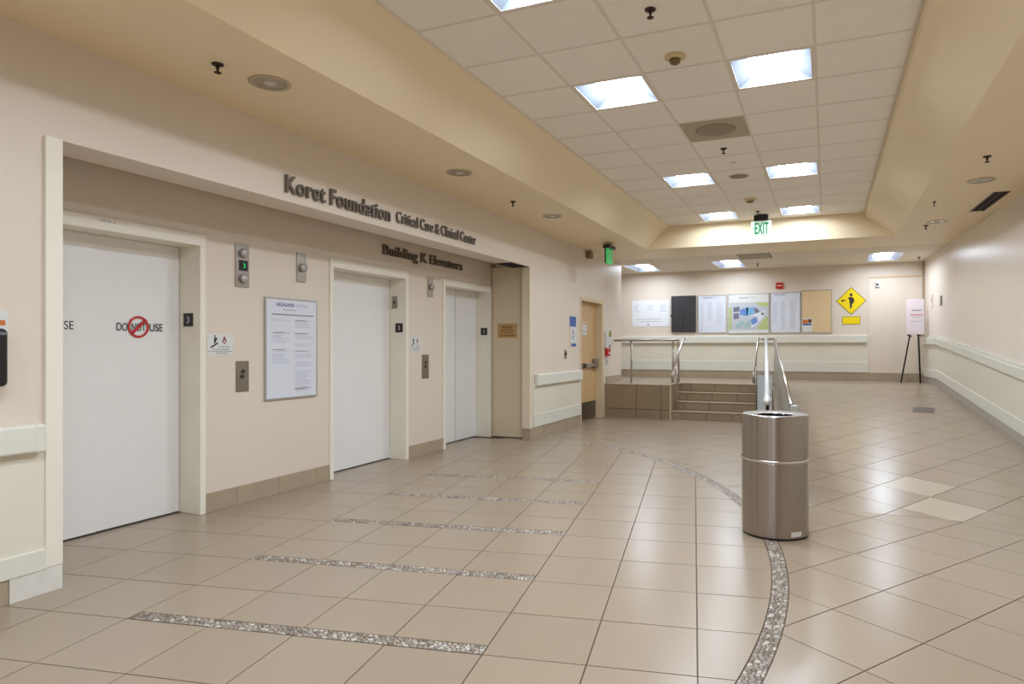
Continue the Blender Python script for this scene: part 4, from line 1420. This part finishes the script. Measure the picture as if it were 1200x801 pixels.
root = thing('pinned_flyer', 'small white flyer with orange print pinned on cork board', 'flyer', (-0.38, YB - 0.018, 1.66))
BF = Fr((0, YB - 0.016, 0), 'x')
BF.box(MB(), -0.49, -0.285, 1.655, 1.94, 0.0, 0.002).build('sheet', SIGNW, root)
BF.box(MB(), -0.475, -0.37, 1.83, 1.91, 0.002, 0.0028).build('orange_print', ORANGE, root)
BF.box(MB(), -0.365, -0.30, 1.84, 1.92, 0.002, 0.0028).build('dark_print', mat('flyer_dark', (110, 56, 44), 0.6), root)
BF.box(MB(), -0.475, -0.30, 1.79, 1.825, 0.002, 0.0028).build('blue_print', BLUE, root)

root = thing('black_display', 'tall black flat board on back wall left of directories', 'board', BACKW.p(-3.01, 1.665, 0))
BACKW.box(MB(), -3.295, -2.735, 1.665, 2.492, 0.0, 0.05).build('panel', BLACKF, root, bevel=0.008)
BACKW.box(MB(), -3.03, -3.02, 1.73, 2.10, 0.05, 0.052).build('centre_mark', BLACK, root)
BACKW.box(MB(), -3.312, -3.295, 2.02, 2.07, 0.0, 0.03).build('latch', BLACK, root)
root = thing('white_wall_sign', 'faint white printed sign at left end of back wall', 'sign', BACKW.p(-3.78, 1.80, 0))
BACKW.box(MB(), -4.228, -3.336, 1.80, 2.415, 0.0, 0.006).build('plate', mat('pale_sheet', (240, 240, 241), 0.4), root, bevel=0.001, seg=1)
f = Fr((-4.228, YB - 0.006, 1.80), 'x')
text_block(f, root, [(0.05, 0.18, 0.50, 4), (0.36, 0.56, 0.50, 3), (0.66, 0.84, 0.50, 4)], INKL, pitch=0.045, thick=0.014)
mb = MB()
f.box(mb, 0.08, 0.72, 0.165, 0.18, 0, 0.0006)
f.box(mb, 0.20, 0.66, 0.11, 0.125, 0, 0.0006)
tag(mb.build('printed_lines', INKL, root), kind='stuff')
f.disc(MB(), 0.385, 0.045, 0.022, 0, 0.001, 14).build('emblem', INKG, root)

root = thing('red_alarm_plate', 'small red alarm strobe above the third directory', 'alarm', BACKW.p(-0.95, 2.585, 0))
BACKW.box(MB(), -1.02, -0.87, 2.585, 2.715, 0.0, 0.04).build('case', RED, root, bevel=0.004)
BACKW.box(MB(), -0.995, -0.895, 2.643, 2.66, 0.04, 0.042).build('white_stripe', SIGNW, root)

root = thing('warning_sign', 'yellow diamond sign with black walker and left arrow', 'sign', BACKW.p(0.465, 1.995, 0))
dc = (0.465, 2.285)
dr = 0.288
BACKW.poly(MB(), [(dc[0], dc[1] - dr), (dc[0] + dr, dc[1]), (dc[0], dc[1] + dr), (dc[0] - dr, dc[1])], 0.0, 0.004).build('border', YEDGE, root)
dr = 0.268
BACKW.poly(MB(), [(dc[0], dc[1] - dr), (dc[0] + dr, dc[1]), (dc[0], dc[1] + dr), (dc[0] - dr, dc[1])], 0.004, 0.0048).build('yellow_face', YELLOW, root)
mb = MB()
BACKW.disc(mb, dc[0], dc[1] + 0.128, 0.030, 0.0048, 0.0056, 16)
BACKW.poly(mb, [(dc[0] - 0.03, dc[1] - 0.05), (dc[0] - 0.035, dc[1] + 0.03), (dc[0] - 0.068, dc[1] + 0.045), (dc[0] - 0.03, dc[1] + 0.085), (dc[0] + 0.025, dc[1] + 0.08), (dc[0] + 0.065, dc[1] + 0.02), (dc[0] + 0.045, dc[1] - 0.04), (dc[0] + 0.02, dc[1] - 0.065)][::-1], 0.0048, 0.0056)
BACKW.poly(mb, [(dc[0] - 0.022, dc[1] - 0.15), (dc[0] + 0.012, dc[1] - 0.15), (dc[0] + 0.018, dc[1] - 0.06), (dc[0] - 0.024, dc[1] - 0.05)], 0.0048, 0.0056)
mb.build('walker_symbol', INK, root)
mb = MB()
BACKW.poly(mb, [(dc[0] - 0.195, dc[1] + 0.01), (dc[0] - 0.15, dc[1] - 0.025), (dc[0] - 0.15, dc[1] + 0.045)], 0.0048, 0.0056)
BACKW.box(mb, dc[0] - 0.152, dc[0] - 0.10, dc[1] + 0.001, dc[1] + 0.019, 0.0048, 0.0056)
mb.build('arrow_symbol', INK, root)
root = thing('yellow_plate', 'small blank yellow plate under the diamond sign', 'sign', BACKW.p(0.466, 1.795, 0))
BACKW.box(MB(), 0.296, 0.636, 1.797, 1.962, 0.0, 0.004).build('border', YEDGE, root)
BACKW.box(MB(), 0.306, 0.626, 1.807, 1.952, 0.004, 0.0048).build('yellow_face', YELLOW, root)
root = thing('wall_sensor', 'small grey sensor box high right on back wall', 'sensor', BACKW.p(0.95, 2.56, 0))
BACKW.box(MB(), 0.915, 0.99, 2.55, 2.66, 0.008, 0.04).build('case', ALU, root, bevel=0.004)
BACKW.disc(MB(), 0.952, 2.605, 0.022, 0.04, 0.046, 16).build('lens', BLACK, root)

# easel with a poster
root = thing('display_easel', 'black tripod easel near the right end of back wall', 'easel', (1.5, 14.3, LZ))
MB().tube([(1.325, 14.22, LZ), (1.50, 14.36, 1.60), (1.56, 14.40, 1.95)], 0.014, 8).build('leg', BLACK, root)
MB().tube([(1.66, 14.22, LZ), (1.64, 14.36, 1.60), (1.58, 14.40, 1.95)], 0.014, 8).build('leg', BLACK, root)
MB().tube([(1.71, 14.72, LZ), (1.635, 14.41, 1.70)], 0.012, 8).build('leg', BLACK, root)
MB().tube([(1.44, 14.30, 1.565), (1.52, 14.32, 1.53)], 0.013, 8).build('poster_hook', BLACK, root)
MB().tube([(1.61, 14.30, 1.565), (1.69, 14.32, 1.545)], 0.013, 8).build('poster_hook', BLACK, root)
root = thing('easel_poster', 'pale pink printed poster standing on the easel', 'poster', (1.58, 14.32, 1.575))
mb = MB().hexa([(1.43, 14.298, 1.575), (1.735, 14.298, 1.575), (1.735, 14.308, 1.575), (1.43, 14.308, 1.575)], [(1.43, 14.358, 2.26), (1.735, 14.358, 2.26), (1.735, 14.368, 2.26), (1.43, 14.368, 2.26)])
mb.build('board', mat('pink_poster', (234, 220, 222), 0.5), root)


def pstrip(a, b, z0, z1, m, name):
    k = 0.06 / 0.685
    MB().hexa([(a, 14.296 + (z0 - 1.575) * k, z0), (b, 14.296 + (z0 - 1.575) * k, z0), (b, 14.299 + (z0 - 1.575) * k, z0), (a, 14.299 + (z0 - 1.575) * k, z0)],
              [(a, 14.296 + (z1 - 1.575) * k, z1), (b, 14.296 + (z1 - 1.575) * k, z1), (b, 14.299 + (z1 - 1.575) * k, z1), (a, 14.299 + (z1 - 1.575) * k, z1)]).build(name, m, root)


pstrip(1.52, 1.69, 2.03, 2.05, INKG, 'printed_line')
pstrip(1.49, 1.72, 1.94, 1.965, PINK, 'pink_heading')
pstrip(1.53, 1.68, 1.90, 1.912, INKL, 'printed_line')
pstrip(1.51, 1.70, 1.82, 1.835, INKL, 'printed_line')

# small plates on the right wall
for (yy, zz, w, h, m_, lb) in ((14.02, 2.19, 0.16, 0.26, WALL_R, 'flat painted blank plate high on right wall near corner'), (13.19, 2.145, 0.16, 0.17, STEEL_D, 'small grey thermostat on the right wall beside blank plate')):
    root = thing('wall_plate', lb, 'plate', (right_x(yy), yy, zz - h / 2))
    MB().box(right_x(yy) - 0.014, right_x(yy) + 0.004, yy - w / 2, yy + w / 2, zz - h / 2, zz + h / 2).build('plate', m_, root, bevel=0.003)
    MB().box(right_x(yy) - 0.017, right_x(yy) - 0.013, yy - w * 0.3, yy + w * 0.3, zz - h * 0.1, zz + h * 0.3).build('face', mat('plate_face', (196, 184, 168), 0.5), root)

# ================================================================== RAILINGS
def post(x, y, z0, z1, root, r=0.019, m=STEEL_R):
    MB().tube([(x, y, z0), (x, y, z1)], r, 12).build('post', m, root)


root = thing('landing_railing', 'steel guard railing on the landing left of the steps', 'railing', (-3.2, 12.35, LZ))
MB().tube([(-3.90, 12.38, 1.46), (-2.60, 12.38, 1.46)], 0.021, 12).build('top_rail', STEEL_R, root)
post(-3.545, 12.38, LZ, 1.45, root)
post(-2.72, 12.38, LZ, 1.45, root)
post(-2.612, 12.38, LZ, 1.45, root)
for x, y in ((-3.545, 12.38), (-2.72, 12.38), (-2.612, 12.38)):
    MB().lathe([(0.045, 0.0), (0.045, 0.008), (0.022, 0.014)], (x, y, LZ), 20).build('floor_flange', STEEL_R, root)


def stair_rail(label, x, dx):
    root = thing('stair_handrail', label, 'handrail', (x, 12.1, RISE))
    MB().tube([(x, 12.62, 1.485), (x, 12.45, 1.480), (x + dx * 0.5, 12.0, 1.15), (x + dx, 11.62, 0.872), (x + dx, 11.585, 0.83), (x + dx, 11.60, 0.76), (x + dx, 11.64, 0.72)], 0.021, 12).build('rail', STEEL_R, root)
    MB().tube([(x + dx, 11.66, 0.72), (x + dx, 11.72, 0.80), (x + dx, 11.72, 0.93)], 0.016, 10).build('return_loop', STEEL_R, root)
    MB().tube([(x + dx, 11.98, 0.0 + RISE), (x + dx, 11.98, 1.13)], 0.018, 12).build('post', STEEL_R, root)
    return root


stair_rail('sloping steel handrail on the left side of steps', -2.545, -0.02)
stair_rail('sloping steel handrail on the right side of steps', -1.16, 0.0)

root = thing('ramp_guard', 'grey metal guard panel with sloping top beside the ramp', 'guard rail', (-0.58, 9.2, 0))
ya, yb = 5.78, 12.62


def gz(y):
    return 0.84 + (y - 5.75) / (12.6 - 5.75) * (1.475 - 0.84)


mb = MB()
mb.hexa([(guard_x(ya) - 0.012, ya, 0.052), (guard_x(ya) + 0.012, ya, 0.052), (guard_x(yb) + 0.012, yb, ramp_z(yb) + 0.052), (guard_x(yb) - 0.012, yb, ramp_z(yb) + 0.052)],
        [(guard_x(ya) - 0.012, ya, gz(ya)), (guard_x(ya) + 0.012, ya, gz(ya)), (guard_x(yb) + 0.012, yb, gz(yb)), (guard_x(yb) - 0.012, yb, gz(yb))])
mb.build('panel', STEEL_G, root)
MB().tube([(guard_x(ya), ya, gz(ya)), (guard_x(yb), yb, gz(yb))], 0.020, 12).build('top_rail', STEEL_R, root)
MB().box(guard_x(ya) - 0.005, guard_x(ya) + 0.045, ya - 0.03, ya + 0.02, gz(ya) - 0.05, gz(ya) + 0.005).build('end_block', STEEL_G, root, bevel=0.004)
MB().tube([(guard_x(yb), yb, LZ * 0.8), (guard_x(yb), yb, gz(yb))], 0.020, 12).build('post', STEEL_R, root)
MB().tube([(guard_x(yb), yb, gz(yb)), (-1.13, 12.64, 1.475)], 0.018, 12).build('end_bar', STEEL_R, root)
root = thing('ramp_handrail', 'white round ended steel handrail tube beside the ramp guard', 'handrail', (-0.75, 9.2, 0.3))
p0, p1 = Vector((-0.476, 5.90, 0.866)), Vector((-1.035, 12.60, 1.478))
MB().tube([p0, p1], 0.025, 14).build('tube', mat('pale_rail', (214, 212, 209), 0.45, metal=0.2), root)
mb = MB()
d = (p1 - p0).normalized()
mb.tube([p0 - d * 0.052, p0 - d * 0.045, p0 - d * 0.025, p0, p0 + d * 0.025, p0 + d * 0.042], [0.004, 0.020, 0.034, 0.038, 0.034, 0.024], 16)
mb.build('end_knob', mat('pale_rail', (214, 212, 209), 0.45, metal=0.2), root)
MB().tube([(p0.x, 5.93, 0.0), (p0.x, 5.93, 0.85)], 0.014, 10).build('support', BLACK, root)
for t in (0.35, 0.7):
    q = p0.lerp(p1, t)
    MB().tube([(q.x, q.y, 0.0 if q.y < 11.8 else RISE), (q.x, q.y, q.z - 0.01)], 0.014, 10).build('support', STEEL_R, root)
root = thing('divider_panel', 'bluish metal panel between the steps and the ramp guard', 'panel', (-1.02, 11.75, 0))
MB().box(-1.115, guard_x(11.8) - 0.06, 11.78, 11.81, 0.0, 0.86).build('panel', STEEL_B, root, bevel=0.004)
MB().box(-1.115, guard_x(11.8) - 0.06, 11.77, 11.82, 0.86, 0.89).build('cap', STEEL_R, root, bevel=0.004)

# ================================================================== WASTE BIN
BC = (-0.346, 4.94)
R = 0.2285
root = thing('waste_bin', 'round brushed steel waste bin standing on the pebble border', 'bin', (BC[0], BC[1], 0))
c = (BC[0], BC[1], 0)
MB().lathe([(R - 0.02, 0.002), (R - 0.004, 0.002), (R - 0.004, 0.018), (R - 0.02, 0.018)], c, 64, cap=False).build('foot_ring', BLACK, root)
MB().lathe([(R - 0.006, 0.014), (R - 0.0004, 0.0155), (R, 0.018), (R, 0.024), (R, 0.516), (R, 0.522), (R - 0.0004, 0.5245), (R - 0.006, 0.528)], c, 96, cap=False).build('body', BIN, root)
MB().lathe([(R - 0.004, 0.526), (R + 0.003, 0.530), (R + 0.003, 0.545), (R - 0.003, 0.548)], c, 96, cap=False).build('band', BINTOP, root)
MB().lathe([(R - 0.004, 0.546), (R - 0.0004, 0.5475), (R, 0.550), (R, 0.556), (R, 0.838), (R, 0.845), (R - 0.0006, 0.848), (R - 0.004, 0.852)], c, 96, cap=False).build('upper_sleeve', BIN, root)
MB().lathe([(R - 0.004, 0.851), (R - 0.008, 0.855), (R - 0.014, 0.8548), (R - 0.094, 0.849), (R - 0.10, 0.848), (R - 0.106, 0.842), (R - 0.106, 0.80)], c, 96, cap=False).build('rim', BINTOP, root)
MB().lathe([(R - 0.107, 0.845), (R - 0.107, 0.70), (0.0, 0.70)], c, 48, cap=False).build('opening', DARK, root)
MB().box(c[0] - R - 0.008, c[0] - R + 0.004, c[1] - 0.04, c[1] - 0.0, 0.53, 0.57).build('catch', BINTOP, root, bevel=0.002)
mb = MB()
for k in range(6):
    pass
a0 = -1.18
vs, fs = [], []
for k in range(7):
    a = a0 + 0.38 * k / 6 + 0.16
    for z in (0.028, 0.062):
        vs.append((c[0] + (R + 0.0012) * math.cos(a), c[1] + (R + 0.0012) * math.sin(a), z))
for k in range(6):
    fs.append((2 * k, 2 * k + 2, 2 * k + 3, 2 * k + 1))
MB().add(vs, fs).build('label_sticker', SIGNW, root)

for o in ORIG:
    if '_o' in o:
        del o['_o']
